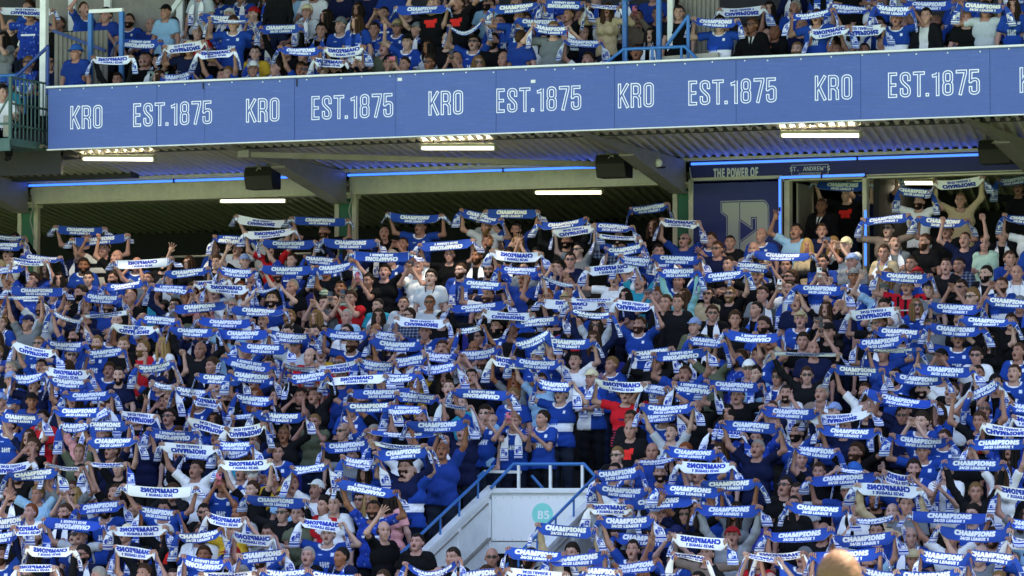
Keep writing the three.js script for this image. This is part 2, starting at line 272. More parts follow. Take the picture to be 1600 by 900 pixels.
// ---------------------------------------------------------------- the navy wall with the 12, its fascia lettering and the doorway
function flatText(w, h, draw) { return new THREE.MeshStandardMaterial({ map: canvasTex(w, h, draw), roughness: 0.65 }); }
{
  const t = thing('navy_wall', 'navy wall panel with a large silver 12 left of the doorway', 'wall panel', [2.0, 7.7, -4.86]);
  const m = flatText(512, 768, (c, W, H) => {
    c.fillStyle = '#1b2468'; c.fillRect(0, 0, W, H); c.translate(90, 20); c.scale(0.76, 0.92);
    const one = (p) => { p.moveTo(105, 130); p.lineTo(235, 130); p.lineTo(235, 700); p.lineTo(150, 700); p.lineTo(150, 215); p.lineTo(105, 185); p.closePath(); };
    const two = (p) => { p.moveTo(245, 130); p.lineTo(410, 130); p.quadraticCurveTo(460, 130, 460, 185); p.lineTo(460, 330); p.lineTo(440, 360); p.lineTo(330, 420); p.lineTo(330, 590); p.lineTo(460, 590); p.lineTo(460, 700); p.lineTo(245, 700); p.lineTo(245, 385); p.lineTo(375, 310); p.lineTo(375, 225); p.lineTo(330, 225); p.lineTo(330, 285); p.lineTo(245, 235); p.closePath(); };
    for (const f of [one, two]) { c.beginPath(); f(c); c.lineWidth = 22; c.strokeStyle = '#a9aaa6'; c.stroke(); c.lineWidth = 12; c.strokeStyle = '#1b2468'; c.stroke(); c.fillStyle = '#a3a49f'; c.fill(); }
  });
  const g = box(1.52, 2.2, 0.06, 0, 0, 0);
  part('panel', g, m, t);
  part('frame', uvWorld(merge([box(0.08, 2.2, 0.1, -0.8, 0, 0), box(1.6, 0.05, 0.1, 0, 1.1, 0.0)])), M.cream, t);
  const f = thing('fascia_sign', 'navy fascia reading THE POWER OF and ST. ANDREW\'S above the doorway', 'sign', [4.13, 8.925, -4.855]);
  const fm = flatText(2048, 96, (c, W, H) => {
    c.fillStyle = '#1a2060'; c.fillRect(0, 0, W, H); c.fillStyle = '#c9ccc8'; c.textBaseline = 'middle'; c.textAlign = 'center';
    const k = W / 5.9, at = (x) => (x - 1.18) * k;
    c.save(); c.translate(at(1.985), H * 0.62); c.scale(0.62, 1.25); c.font = 'bold 62px sans-serif'; c.lineWidth = 3; c.strokeStyle = '#c9ccc8'; c.fillText('THE POWER OF', 0, 0); c.strokeText('THE POWER OF', 0, 0); c.restore();
    c.strokeStyle = '#c9ccc8'; c.lineWidth = 3; c.strokeRect(at(2.96), 26, 0.63 * k, 60);
    c.font = 'bold 34px monospace'; c.fillText('ST. ANDREW\'S', at(3.275), 50); c.font = 'bold 13px sans-serif'; c.fillText('@ KNIGHTHEAD PARK', at(3.275), 77);
  });
  part('sign_face', box(5.9, 0.26, 0.03, 0, 0, 0), fm, f);
  part('edge_trim', uvWorld(box(5.9, 0.02, 0.05, 0, -0.14, 0)), M.cream, f);
  const d = thing('doorway', 'open dark doorway with cream frame right of the 12', 'doorway', [3.5, 7.6, -4.9]);
  part('frame', uvWorld(merge([box(0.09, 2.4, 0.16, -0.62, 0, 0), box(0.07, 2.4, 0.16, 0.72, 0, 0), box(1.42, 0.06, 0.16, 0.05, 1.17, 0)])), M.cream, d);
  part('open_door', merge([box(0.03, 2.2, 0.8, -0.5, 0, -0.5)]), M.greySteel, d);
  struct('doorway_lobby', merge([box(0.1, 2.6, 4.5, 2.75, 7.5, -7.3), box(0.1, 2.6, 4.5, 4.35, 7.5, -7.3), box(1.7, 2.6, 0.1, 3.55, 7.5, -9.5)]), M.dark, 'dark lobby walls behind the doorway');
}
{ // lit openings and a rail at the back of the concourse on the left
  const t = thing('concourse_rail', 'thin steel rail with glass posts at the back of the left concourse', 'railing', [-8.3, 7.45, -6.0]);
  part('top_rail', pipe([[-0.9, 0.35, 0], [2.6, 0.35, 0]], 0.02), M.silver, t);
  for (const x of [-0.9, 0.3, 1.45, 2.6]) part('post', pipe([[x, -0.9, 0], [x, 0.35, 0]], 0.018), M.silver, t);
  const w = thing('bright_window', 'bright low window at the back of the left concourse behind the crowd', 'window', [-7.2, 7.0, -8.0]);
  part('frame', merge([box(1.0, 0.04, 0.08, 0, 0.2, 0), box(1.0, 0.04, 0.08, 0, -0.2, 0), box(0.04, 0.44, 0.08, -0.5, 0, 0), box(0.04, 0.44, 0.08, 0.5, 0, 0)]), M.greySteel, w);
  part('lit_window_pane', box(0.94, 0.36, 0.02, 0, 0, 0), new THREE.MeshStandardMaterial({ color: 0xffffff, emissive: 0xffffff, emissiveIntensity: 0.4 }), w);
  const l = new THREE.RectAreaLight(0xffffff, 0.8, 0.94, 0.36); l.position.set(-7.2, 7.0, -7.97); l.lookAt(-7.2, 7.0, 0); scene.add(l);
}

// ---------------------------------------------------------------- the white stairwell in the lower tier
const CANB5 = flatText(512, 256, (c, W, H) => {
  c.fillStyle = '#eef3f4'; c.fillRect(0, 0, W, H);
  c.fillStyle = '#8ce6d8'; c.beginPath(); c.ellipse(252, 103, 52, 65, 0, 0, 7); c.fill();
  c.save(); c.translate(256, 107); c.scale(0.8, 1); c.fillStyle = '#f4fbfb'; c.font = 'bold 66px sans-serif'; c.textAlign = 'center'; c.textBaseline = 'middle'; c.fillText('B5', 0, 0); c.restore();
  const r = rng(12); for (let i = 0; i < 90; i++) { c.fillStyle = `rgba(${r() < 0.6 ? '90,100,100' : '150,140,110'},${0.02 + 0.06 * r()})`; c.fillRect(r() * W, r() * H * 0.9, 1 + r() * 3, 8 + r() * 70); }
  c.fillStyle = 'rgba(60,70,75,0.6)'; for (let i = 0; i < 12; i++) for (const y of [8, H - 8]) c.fillRect(14 + i * 44, y - 2, 4, 4);
});
{
  const t = thing('stairwell', 'white stairwell mouth marked B5 in the middle of the lower crowd', 'stairwell');
  const hp = part('headwall_panel', box(1.56, 0.62, 0.06, 3.1, 3.24, 6.22), [M.white, M.white, M.white, M.white, CANB5, M.white], t);
  part('top_beam', uvWorld(box(1.7, 0.07, 0.16, 3.1, 3.63, 6.2, 0.01)), M.white, t);
  part('upper_band', uvWorld(box(1.6, 0.06, 0.05, 3.1, 3.57, 6.2)), M.white, t);
  part('lower_band', uvWorld(box(1.6, 0.16, 0.1, 3.1, 2.83, 6.21, 0.01)), M.white, t);
  part('lintel', uvWorld(box(1.6, 0.05, 0.08, 3.1, 2.92, 6.2)), M.greySteel, t);
  const slope = 0.375, yAt = (z) => 3.62 - slope * (z - 6.2);
  for (const x of [2.26, 3.96]) {
    const s = new THREE.Shape([[6.14, 0.6], [6.14, yAt(6.14)], [9.7, yAt(9.7)], [9.7, 0.6]].map(([z, y]) => new THREE.Vector2(z, y)));
    const w = part('side_wall', uvWorld(new THREE.ExtrudeGeometry(s, { depth: 0.06, bevelEnabled: false }).rotateY(-Math.PI / 2).translate(x + 0.03, 0, 0), 1, 1), M.white, t);
    part('coping', uvWorld(bar([x, yAt(6.1) + 0.02, 6.1], [x, yAt(9.7) + 0.02, 9.7], 0.12, 0.06)), M.white, w);
    for (const z of [6.3, 7.35, 8.4, 9.45]) part('stiffener', uvWorld(box(0.03, yAt(z) - 0.75, 0.07, x + 0.045, (yAt(z) + 0.6) / 2, z)), M.white, w);
    part('inner_string', uvWorld(bar([x + 0.05, yAt(6.3) - 0.62, 6.3], [x + 0.05, yAt(9.6) - 0.62, 9.6], 0.04, 0.04)), M.greySteel, w);
    part('lap_strip', uvWorld(bar([x + 0.04, yAt(6.3) - 0.12, 6.3], [x + 0.04, yAt(9.6) - 0.12, 9.6], 0.025, 0.012)), M.greySteel, w);
  }
  for (const [x, name] of [[2.26, 'left'], [3.96, 'right']]) {
    const r = thing('blue_handrail', `sloping blue handrail on the ${name} wall of the B5 stairwell`, 'handrail');
    part('rail', pipe([[x, yAt(6.05) + 0.3, 6.05], [x, yAt(9.6) + 0.3, 9.6], [x, yAt(9.6) + 0.02, 9.6]], 0.021), M.blue, r);
    for (const z of [6.6, 7.25, 7.9, 8.55, 9.2]) part('post', pipe([[x, yAt(z), z], [x, yAt(z) + 0.3, z]], 0.016), M.blue, r);
  }
  const g = thing('platform_guard', 'blue topped guardrail with white posts above the B5 panel', 'railing');
  part('top_rail', pipe([[2.32, 3.66, 6.3], [2.62, 4.0, 6.18], [3.68, 4.0, 6.18], [3.92, 3.76, 6.18]], 0.024), M.blue, g);
  for (const x of [2.7, 3.18, 3.66]) part('post', box(0.036, 0.34, 0.036, x, 3.82, 6.18), M.white, g);
  const w = thing('side_guard', 'small blue and white guardrail left of the B5 platform', 'railing');
  part('white_rail', bar([2.1, 3.9, 6.0], [2.66, 3.89, 6.0], 0.04), M.white, w);
  part('blue_frame', pipe([[2.1, 3.9, 6.0], [2.0, 3.76, 6.2], [2.0, 3.3, 6.2]], 0.022), M.blue, w);
  part('brace', pipe([[2.78, 3.84, 5.9], [2.95, 3.66, 5.9], [2.95, 3.3, 5.9]], 0.022), M.blue, w);
  const st = thing('aisle_stairs', 'pale concrete aisle steps climbing right of the B5 platform', 'stairs');
  for (let i = 0; i < 22; i++) { const z = 6.0 - 0.4 * i, y = LY(0) + (8.67 - z - 0.2) * 0.345 + 0.14; part('step', uvWorld(box(0.8, 0.16, 0.42, 3.4, y - 0.05, z, 0.01)), M.paleStep, st); }
}
// ---------------------------------------------------------------- seats that show
function seatProto() {
  const t = new THREE.Group();
  const pan = new RoundedBoxGeometry(0.42, 0.05, 0.36, 2, 0.02).translate(0, 0.42, 0.02), back = new RoundedBoxGeometry(0.42, 0.34, 0.04, 2, 0.018).rotateX(-0.12).translate(0, 0.68, -0.19);
  part('seat_pan', pan, M.seat, t); part('backrest', back, M.seat, t); part('bracket', merge([box(0.05, 0.4, 0.05, -0.12, 0.2, -0.12), box(0.05, 0.4, 0.05, 0.12, 0.2, -0.12)]), M.dark, t);
  return t;
}
const SEAT = seatProto();
function placeSeat(x, y, z, label) { const s = SEAT.clone(); s.name = numbered('stadium_seat'); s.position.set(x, y, z); scene.add(s); return tag(s, label, 'seat', 'blue stadium seats'); }

// ---------------------------------------------------------------- fittings of the upper tier
{
  const t = thing('tall_blue_frame', 'tall blue steel frame beside the upper aisle right of the fourth KRO', 'frame');
  part('post', box(0.07, 3.0, 0.07, 1.36, 10.9, -1.4), M.blue, t); part('post', box(0.07, 3.2, 0.07, 2.24, 11.0, -0.6), M.blue, t);
  part('crossbar', bar([1.36, 11.42, -1.4], [2.24, 11.42, -0.6], 0.06), M.blue, t);
  const st = thing('upper_stairs', 'grey steps of the upper aisle behind the blue frame', 'stairs');
  for (let i = 0; i < 9; i++) part('step', uvWorld(box(0.85, 0.18, 0.3, 1.95, 9.72 + 0.2 * i, -1.2 - 0.3 * i, 0.01)), M.paleStep, st);
  const g = thing('front_guard', 'low blue guardrail on the board below the upper aisle', 'railing');
  part('top_rail', pipe([[1.5, 10.29, -0.2], [1.78, 10.5, -0.25], [2.8, 10.5, -0.25], [3.02, 10.29, -0.2]], 0.026), M.blue, g);
  for (const x of [1.82, 2.26, 2.74]) part('post', pipe([[x, 10.27, -0.25], [x, 10.5, -0.25]], 0.022), M.blue, g);
  part('foot_bar', pipe([[1.5, 10.29, -0.2], [1.86, 10.3, -0.22]], 0.02), M.blue, g); part('foot_bar', pipe([[2.72, 10.3, -0.22], [3.02, 10.29, -0.2]], 0.02), M.blue, g);
  const wp = thing('white_post', 'pale steel post beside the upper aisle steps', 'post');
  part('shaft', uvWorld(box(0.09, 2.6, 0.09, 2.08, 11.0, -1.55)), M.white, wp); part('base_plate', uvWorld(box(0.18, 0.03, 0.18, 2.08, 9.75, -1.55)), M.white, wp);
  const dr = thing('aisle_handrail', 'sloping blue handrail right of the pale upper post', 'handrail');
  part('rail', pipe([[2.4, 10.55, -0.5], [2.76, 11.0, -0.5], [2.76, 10.2, -0.5]], 0.03), M.blue, dr); part('foot', box(0.12, 0.02, 0.12, 2.76, 10.2, -0.5), M.blue, dr);
  const pn = thing('ribbed_screen', 'grey ribbed metal panel behind the upper aisle handrail', 'panel');
  part('sheet', corrugatedWall(2.15, 2.75, 10.1, 11.6, -1.75, 0.075), M.greySteel, pn); part('frame', uvWorld(box(0.7, 0.05, 0.05, 2.45, 11.62, -1.75)), M.greySteel, pn);
  const kb = thing('cream_kerb', 'pale cream kerb on the upper aisle floor above the fourth EST. 1875', 'kerb');
  part('kerb_stone', uvWorld(bar([2.22, 10.36, -0.7], [3.2, 10.39, -0.7], 0.12, 0.09)), M.cream, kb); part('kerb_foot', uvWorld(bar([2.22, 10.27, -0.69], [3.2, 10.28, -0.69], 0.1, 0.08)), M.greySteel, kb);
}
function corrugatedWall(x0, x1, y0, y1, z, pitch) {
  const g = corrugated(x0, x1, 0, 0, y1 - y0, 0, 0, pitch, 0.025), p = g.attributes.position;
  for (let i = 0; i < p.count; i++) p.setXYZ(i, p.getX(i), y0 + p.getZ(i), z + p.getY(i));
  g.computeVertexNormals(); return uvWorld(g, 0.4, 0.4);
}
{
  const wp = thing('white_corner_post', 'pale steel post above the left end of the blue board', 'post');
  part('shaft', uvWorld(box(0.11, 2.0, 0.11, -8.92, 10.9, -1.0)), M.white, wp); part('foot_rail', uvWorld(box(1.15, 0.06, 0.06, -8.4, 10.32, -1.0)), M.white, wp);
  const pn = thing('ribbed_barrier', 'grey ribbed metal barrier beside the pale post at upper left', 'barrier');
  part('sheet', corrugatedWall(-9.0, -8.05, 10.3, 11.35, -1.5, 0.085), M.greySteel, pn); part('sloping_rail', uvWorld(bar([-9.0, 11.38, -1.45], [-8.0, 11.0, -1.45], 0.05)), M.darkBlue, pn);
  const wl = thing('pale_wall', 'pale grey wall behind the upper crowd at the left end', 'wall');
  part('wall_sheet', uvWorld(box(2.9, 3.0, 0.1, -8.9, 11.8, -3.3)), M.greySteel, wl); for (const x of [-9.6, -8.9, -7.5]) part('wall_post', uvWorld(box(0.12, 3.0, 0.08, x, 11.8, -3.2)), M.white, wl);
  part('sloping_trim', uvWorld(bar([-8.0, 11.4, -3.15], [-7.0, 12.6, -3.15], 0.08)), M.white, wl);
  const gt = thing('blue_gate_frame', 'blue gate frame with pale top bar in the upper crowd at left', 'gate');
  part('top_bar', uvWorld(bar([-8.17, 11.64, -1.2], [-7.54, 11.64, -1.2], 0.06)), M.white, gt); for (const x of [-8.15, -7.56]) part('post', box(0.07, 1.9, 0.07, x, 10.66, -1.2), M.blue, gt);
  const dr = thing('gantry_handrail', 'sloping blue handrail left of the board\'s end', 'handrail');
  part('rail', pipe([[-9.3, 10.3, -0.3], [-8.46, 10.97, -0.3], [-8.46, 10.2, -0.3]], 0.032), M.darkBlue, dr);
  part('level_rail', pipe([[-10.2, 10.52, -0.4], [-8.95, 10.54, -0.4], [-8.95, 9.9, -0.4]], 0.026), M.blue, dr);
  for (const x of [-9.9, -9.25]) part('post', pipe([[x, 9.3, -0.4], [x, 10.53, -0.4]], 0.024), M.darkBlue, dr);
  // the steward's platform in its cage
  const pf = thing('cage_platform', 'weathered green metal cage platform at the left end of the board', 'platform');
  part('deck', uvWorld(box(2.4, 0.12, 1.3, -9.75, 9.32, 0.1)), M.rust, pf);
  part('deck_edge', uvWorld(box(2.4, 0.18, 0.05, -9.75, 9.26, 0.76)), M.rust, pf);

  for (let i = 0; i < 10; i++) part('cage_bar', box(0.018, 1.0, 0.018, -8.58, 9.88, -0.5 + 0.13 * i), M.rust, pf);
  for (const [y] of [[9.6], [9.95], [10.38]]) { part('cage_rail', pipe([[-8.58, y, -0.5], [-8.58, y, 0.72]], 0.018), M.rust, pf); }
  part('cage_rail', pipe([[-8.58, 10.38, 0.72], [-8.58, 9.3, 0.72]], 0.03), M.rust, pf); part('cage_rail', pipe([[-9.0, 10.25, 0.72], [-9.0, 9.3, 0.72]], 0.026), M.rust, pf);
  part('cage_rail', pipe([[-9.0, 9.45, 0.72], [-8.58, 10.1, 0.72]], 0.018), M.rust, pf); part('cage_rail', pipe([[-10.9, 9.62, 0.72], [-8.58, 9.62, 0.72]], 0.018), M.rust, pf);
  part('mesh_panel', uvWorld(box(0.16, 0.35, 0.02, -8.75, 9.6, 0.5)), M.silver, pf); part('striped_guard', uvWorld(bar([-9.1, 10.28, -0.05], [-8.72, 10.15, -0.05], 0.04)), M.dark, pf);
  const lf = []; for (let k = 0; k < 6; k++) lf.push(box(4, 0.1, 0.75, -10.3, UY(k) - 0.05, UZ(k)), box(4, 0.4, 0.08, -10.3, UY(k) - 0.2, UZ(k) + 0.33));
  struct('left_terrace', uvWorld(merge(lf), 0.5, 0.5), M.concrete, 'stepped concrete of the upper tier left of the board');
}
// ---------------------------------------------------------------- people: signed distance bodies, posed by joints
const clamp = THREE.MathUtils.clamp, lerp = THREE.MathUtils.lerp;
function caps(px, py, pz, c) { // tapered capsule c = [ax,ay,az, bx,by,bz, ra, rb, squash]
  const s = c[8] ?? 1, dx = c[3] - c[0], dy = c[4] - c[1], dz = (c[5] - c[2]) * s, x = px - c[0], y = py - c[1], z = (pz - c[2]) * s;
  const t = clamp((x * dx + y * dy + z * dz) / (dx * dx + dy * dy + dz * dz + 1e-9), 0, 1), ex = x - dx * t, ey = y - dy * t, ez = z - dz * t;
  return Math.sqrt(ex * ex + ey * ey + ez * ez) - (c[6] + (c[7] - c[6]) * t);
}
function blend(list, k) {
  return (x, y, z) => { let d = 1e3; for (const c of list) { const e = caps(x, y, z, c); const h = clamp(0.5 + 0.5 * (d - e) / k, 0, 1); d = d + (e - d) * h - k * h * (1 - h); } return d; };
}
function surfaceNet(f, lo, hi, cell) { // smooth mesh of f = 0: one vertex per crossed cell, pulled onto the surface
  const n = [0, 1, 2].map((i) => Math.ceil((hi[i] - lo[i]) / cell) + 1), [nx, ny, nz] = n, at = (i, j, k) => (k * ny + j) * nx + i, v = new Float32Array(nx * ny * nz);
  for (let k = 0; k < nz; k++) for (let j = 0; j < ny; j++) for (let i = 0; i < nx; i++) v[at(i, j, k)] = f(lo[0] + i * cell, lo[1] + j * cell, lo[2] + k * cell);
  const id = new Int32Array(nx * ny * nz).fill(-1), pos = [], nor = [], idx = [], e = cell * 0.15;
  for (let k = 0; k < nz - 1; k++) for (let j = 0; j < ny - 1; j++) for (let i = 0; i < nx - 1; i++) {
    let mask = 0, c = 0, sx = 0, sy = 0, sz = 0;
    for (let b = 0; b < 8; b++) if (v[at(i + (b & 1), j + ((b >> 1) & 1), k + (b >> 2))] < 0) mask |= 1 << b;
    if (mask === 0 || mask === 255) continue;
    for (let b = 0; b < 8; b++) for (const d of [1, 2, 4]) { if (b & d) continue; const o = b | d; if (((mask >> b) & 1) === ((mask >> o) & 1)) continue;
      const va = v[at(i + (b & 1), j + ((b >> 1) & 1), k + (b >> 2))], vb = v[at(i + (o & 1), j + ((o >> 1) & 1), k + (o >> 2))], t = va / (va - vb);
      sx += (b & 1) + (d === 1 ? t : 0); sy += ((b >> 1) & 1) + (d === 2 ? t : 0); sz += (b >> 2) + (d === 4 ? t : 0); c++; }
    let x = lo[0] + (i + sx / c) * cell, y = lo[1] + (j + sy / c) * cell, z = lo[2] + (k + sz / c) * cell, gx, gy, gz;
    for (let s = 0; s < 2; s++) { const d = f(x, y, z); gx = f(x + e, y, z) - f(x - e, y, z); gy = f(x, y + e, z) - f(x, y - e, z); gz = f(x, y, z + e) - f(x, y, z - e); const L = Math.hypot(gx, gy, gz) || 1, q = clamp(d / Math.max(L / (2 * e), 0.4), -cell * 0.5, cell * 0.5); gx /= L; gy /= L; gz /= L; x -= gx * q; y -= gy * q; z -= gz * q; }
    id[at(i, j, k)] = pos.length / 3; pos.push(x, y, z); nor.push(gx, gy, gz);
  }
  const quad = (a, b, c, d, flip) => { if (a < 0 || b < 0 || c < 0 || d < 0) return; if (flip) idx.push(a, c, b, a, d, c); else idx.push(a, b, c, a, c, d); };
  for (let k = 1; k < nz - 1; k++) for (let j = 1; j < ny - 1; j++) for (let i = 1; i < nx - 1; i++) {
    const a = v[at(i, j, k)] < 0;
    if (a !== v[at(i + 1, j, k)] < 0) quad(id[at(i, j - 1, k - 1)], id[at(i, j, k - 1)], id[at(i, j, k)], id[at(i, j - 1, k)], !a);
    if (a !== v[at(i, j + 1, k)] < 0) quad(id[at(i - 1, j, k - 1)], id[at(i - 1, j, k)], id[at(i, j, k)], id[at(i, j, k - 1)], !a);
    if (a !== v[at(i, j, k + 1)] < 0) quad(id[at(i - 1, j - 1, k)], id[at(i, j - 1, k)], id[at(i, j, k)], id[at(i - 1, j, k)], !a);
  }
  const g = new THREE.BufferGeometry(); g.setAttribute('position', new THREE.Float32BufferAttribute(pos, 3)); g.setAttribute('normal', new THREE.Float32BufferAttribute(nor, 3)); g.setIndex(idx);
  return g;
}
const white = (g) => { g.setAttribute('color', new THREE.Float32BufferAttribute(new Float32Array(g.attributes.position.count * 3).fill(1), 3)); return g; };
const bare = (g, keep = ['position', 'normal', 'color']) => { for (const k of Object.keys(g.attributes)) if (!keep.includes(k)) g.deleteAttribute(k); if (!g.index) g.setIndex([...Array(g.attributes.position.count).keys()]); return g; };

// heads: a grid of directions, each pushed out to the surface of a modelled skull, so that eyes, nose, lips and chin get their own vertices
function headField(o) {
  const S = (x, y, z, e) => { const a = (x - e[0]) / e[3], b = (y - e[1]) / e[4], c = (z - e[2]) / e[5], k = Math.hypot(a, b, c); return (k - 1) * Math.min(e[3], e[4], e[5]); };
  const jw = o.jaw, solid = [[0, 0.022, -0.012, 0.077, 0.1, 0.097], [0, -0.05, 0.028, 0.058 * jw, 0.074, 0.062], [0, -0.102, 0.06, 0.03 * jw, 0.022, 0.024], [-0.037, -0.03, 0.058, 0.03, 0.026, 0.026], [0.037, -0.03, 0.058, 0.03, 0.026, 0.026], [0, 0.034, 0.07, 0.05, 0.016, 0.02], [0, -0.006, 0.09, 0.01, 0.03, 0.016], [0, -0.028, 0.1, 0.0135, 0.012, 0.014], [0, -0.058, 0.078, 0.026, 0.01, 0.012], [0, -0.08 - o.open * 0.01, 0.074, 0.022, 0.01, 0.012]];
  const ears = [[-0.08, -0.006, -0.008, 0.014, 0.034, 0.02], [0.08, -0.006, -0.008, 0.014, 0.034, 0.02]], cut = [[-0.031, 0.012, 0.098, 0.02, 0.013, 0.02], [0.031, 0.012, 0.098, 0.02, 0.013, 0.02]];
  if (o.open) cut.push([0, -0.07, 0.1, 0.022, 0.015 * o.open + 0.004, 0.032]);
  return (x, y, z) => {
    let d = 1; const k = 0.022;
    for (const e of solid) { const q = S(x, y, z, e), h = clamp(0.5 + 0.5 * (d - q) / k, 0, 1); d = d + (q - d) * h - k * h * (1 - h); }
    for (const e of ears) d = Math.min(d, S(x, y, z, e));
    for (const e of cut) { const q = -S(x, y, z, e), h = clamp(0.5 + 0.5 * (q - d) / 0.008, 0, 1); d = d + (q - d) * h + 0.008 * h * (1 - h); }
    return d;
  };
}
function shellGrid(nu, nv, radius, color) { // closed grid over all directions, denser over the face
  const pos = [], col = [], idx = [];
  for (let j = 0; j <= nv; j++) for (let i = 0; i < nu; i++) {
    const a = (i / nu) * 2 * Math.PI - Math.PI, ph = a - 0.42 * Math.sin(a), th = Math.PI * (j / nv), d = [Math.sin(th) * Math.sin(ph), Math.cos(th), Math.sin(th) * Math.cos(ph)];
    const r = radius(d), p = d.map((q) => q * r); pos.push(...p); if (color) col.push(...color(p, d));
  }
  for (let j = 0; j < nv; j++) for (let i = 0; i < nu; i++) { const a = j * nu + i, b = j * nu + (i + 1) % nu, c = a + nu, e = b + nu; idx.push(a, c, b, b, c, e); }
  const g = new THREE.BufferGeometry(); g.setAttribute('position', new THREE.Float32BufferAttribute(pos, 3)); if (color) g.setAttribute('color', new THREE.Float32BufferAttribute(col, 3)); g.setIndex(idx); g.computeVertexNormals(); return g;
}
function skullRadius(f) { return (d) => { let lo = 0.02, hi = 0.2; for (let r = 0.19; r > 0.02; r -= 0.006) if (f(d[0] * r, d[1] * r, d[2] * r) < 0) { lo = r; hi = r + 0.006; break; } for (let i = 0; i < 7; i++) { const m = (lo + hi) / 2; if (f(d[0] * m, d[1] * m, d[2] * m) < 0) lo = m; else hi = m; } return lo; }; }
const HEADS = {};
function headFor(build, open) {
  const key = build + open; if (HEADS[key]) return HEADS[key];
  const o = { jaw: build === 'f' ? 0.9 : build === 'b' ? 1.15 : 1.02, open }, f = headField(o), rad = skullRadius(f), inE = (p, x, y, a, b) => ((p[0] - x) / a) ** 2 + ((p[1] - y) / b) ** 2 < 1;
  const geo = shellGrid(44, 32, rad, (p) => {
    if (p[2] > 0.03) {
      for (const s of [-1, 1]) { if (inE(p, s * 0.031, 0.011, 0.013, 0.0065)) return [0.12, 0.1, 0.1]; if (inE(p, s * 0.032, 0.034, 0.022, 0.0055)) return [0.35, 0.28, 0.25]; }
      if (open && inE(p, 0, -0.07, 0.02, 0.006 + 0.012 * open)) return [0.14, 0.05, 0.05];
      if (inE(p, 0, -0.068, 0.027, 0.01 + 0.014 * open)) return [0.78, 0.5, 0.5];
      if (inE(p, 0.042, -0.03, 0.022, 0.02) || inE(p, -0.042, -0.03, 0.022, 0.02)) return [1.02, 0.88, 0.86];
    }
    return [1, 1, 1];
  });
  const over = (t, mask, nu = 30, nv = 22) => bare(shellGrid(nu, nv, (d) => { const r = rad(d), m = mask(d, d.map((q) => q * r)); return r + (m > 0 ? t * Math.min(1, m) : -0.008); }), ['position', 'normal']);
  HEADS[key] = { geo, over, rad, hats: {} };
  return HEADS[key];
}
const jitter = (d, s) => 0.5 * Math.sin(d[0] * 31 + s) * Math.sin(d[1] * 27 + 2 * s) + 0.5 * Math.sin(d[2] * 23 + s * 3 + d[0] * 17);
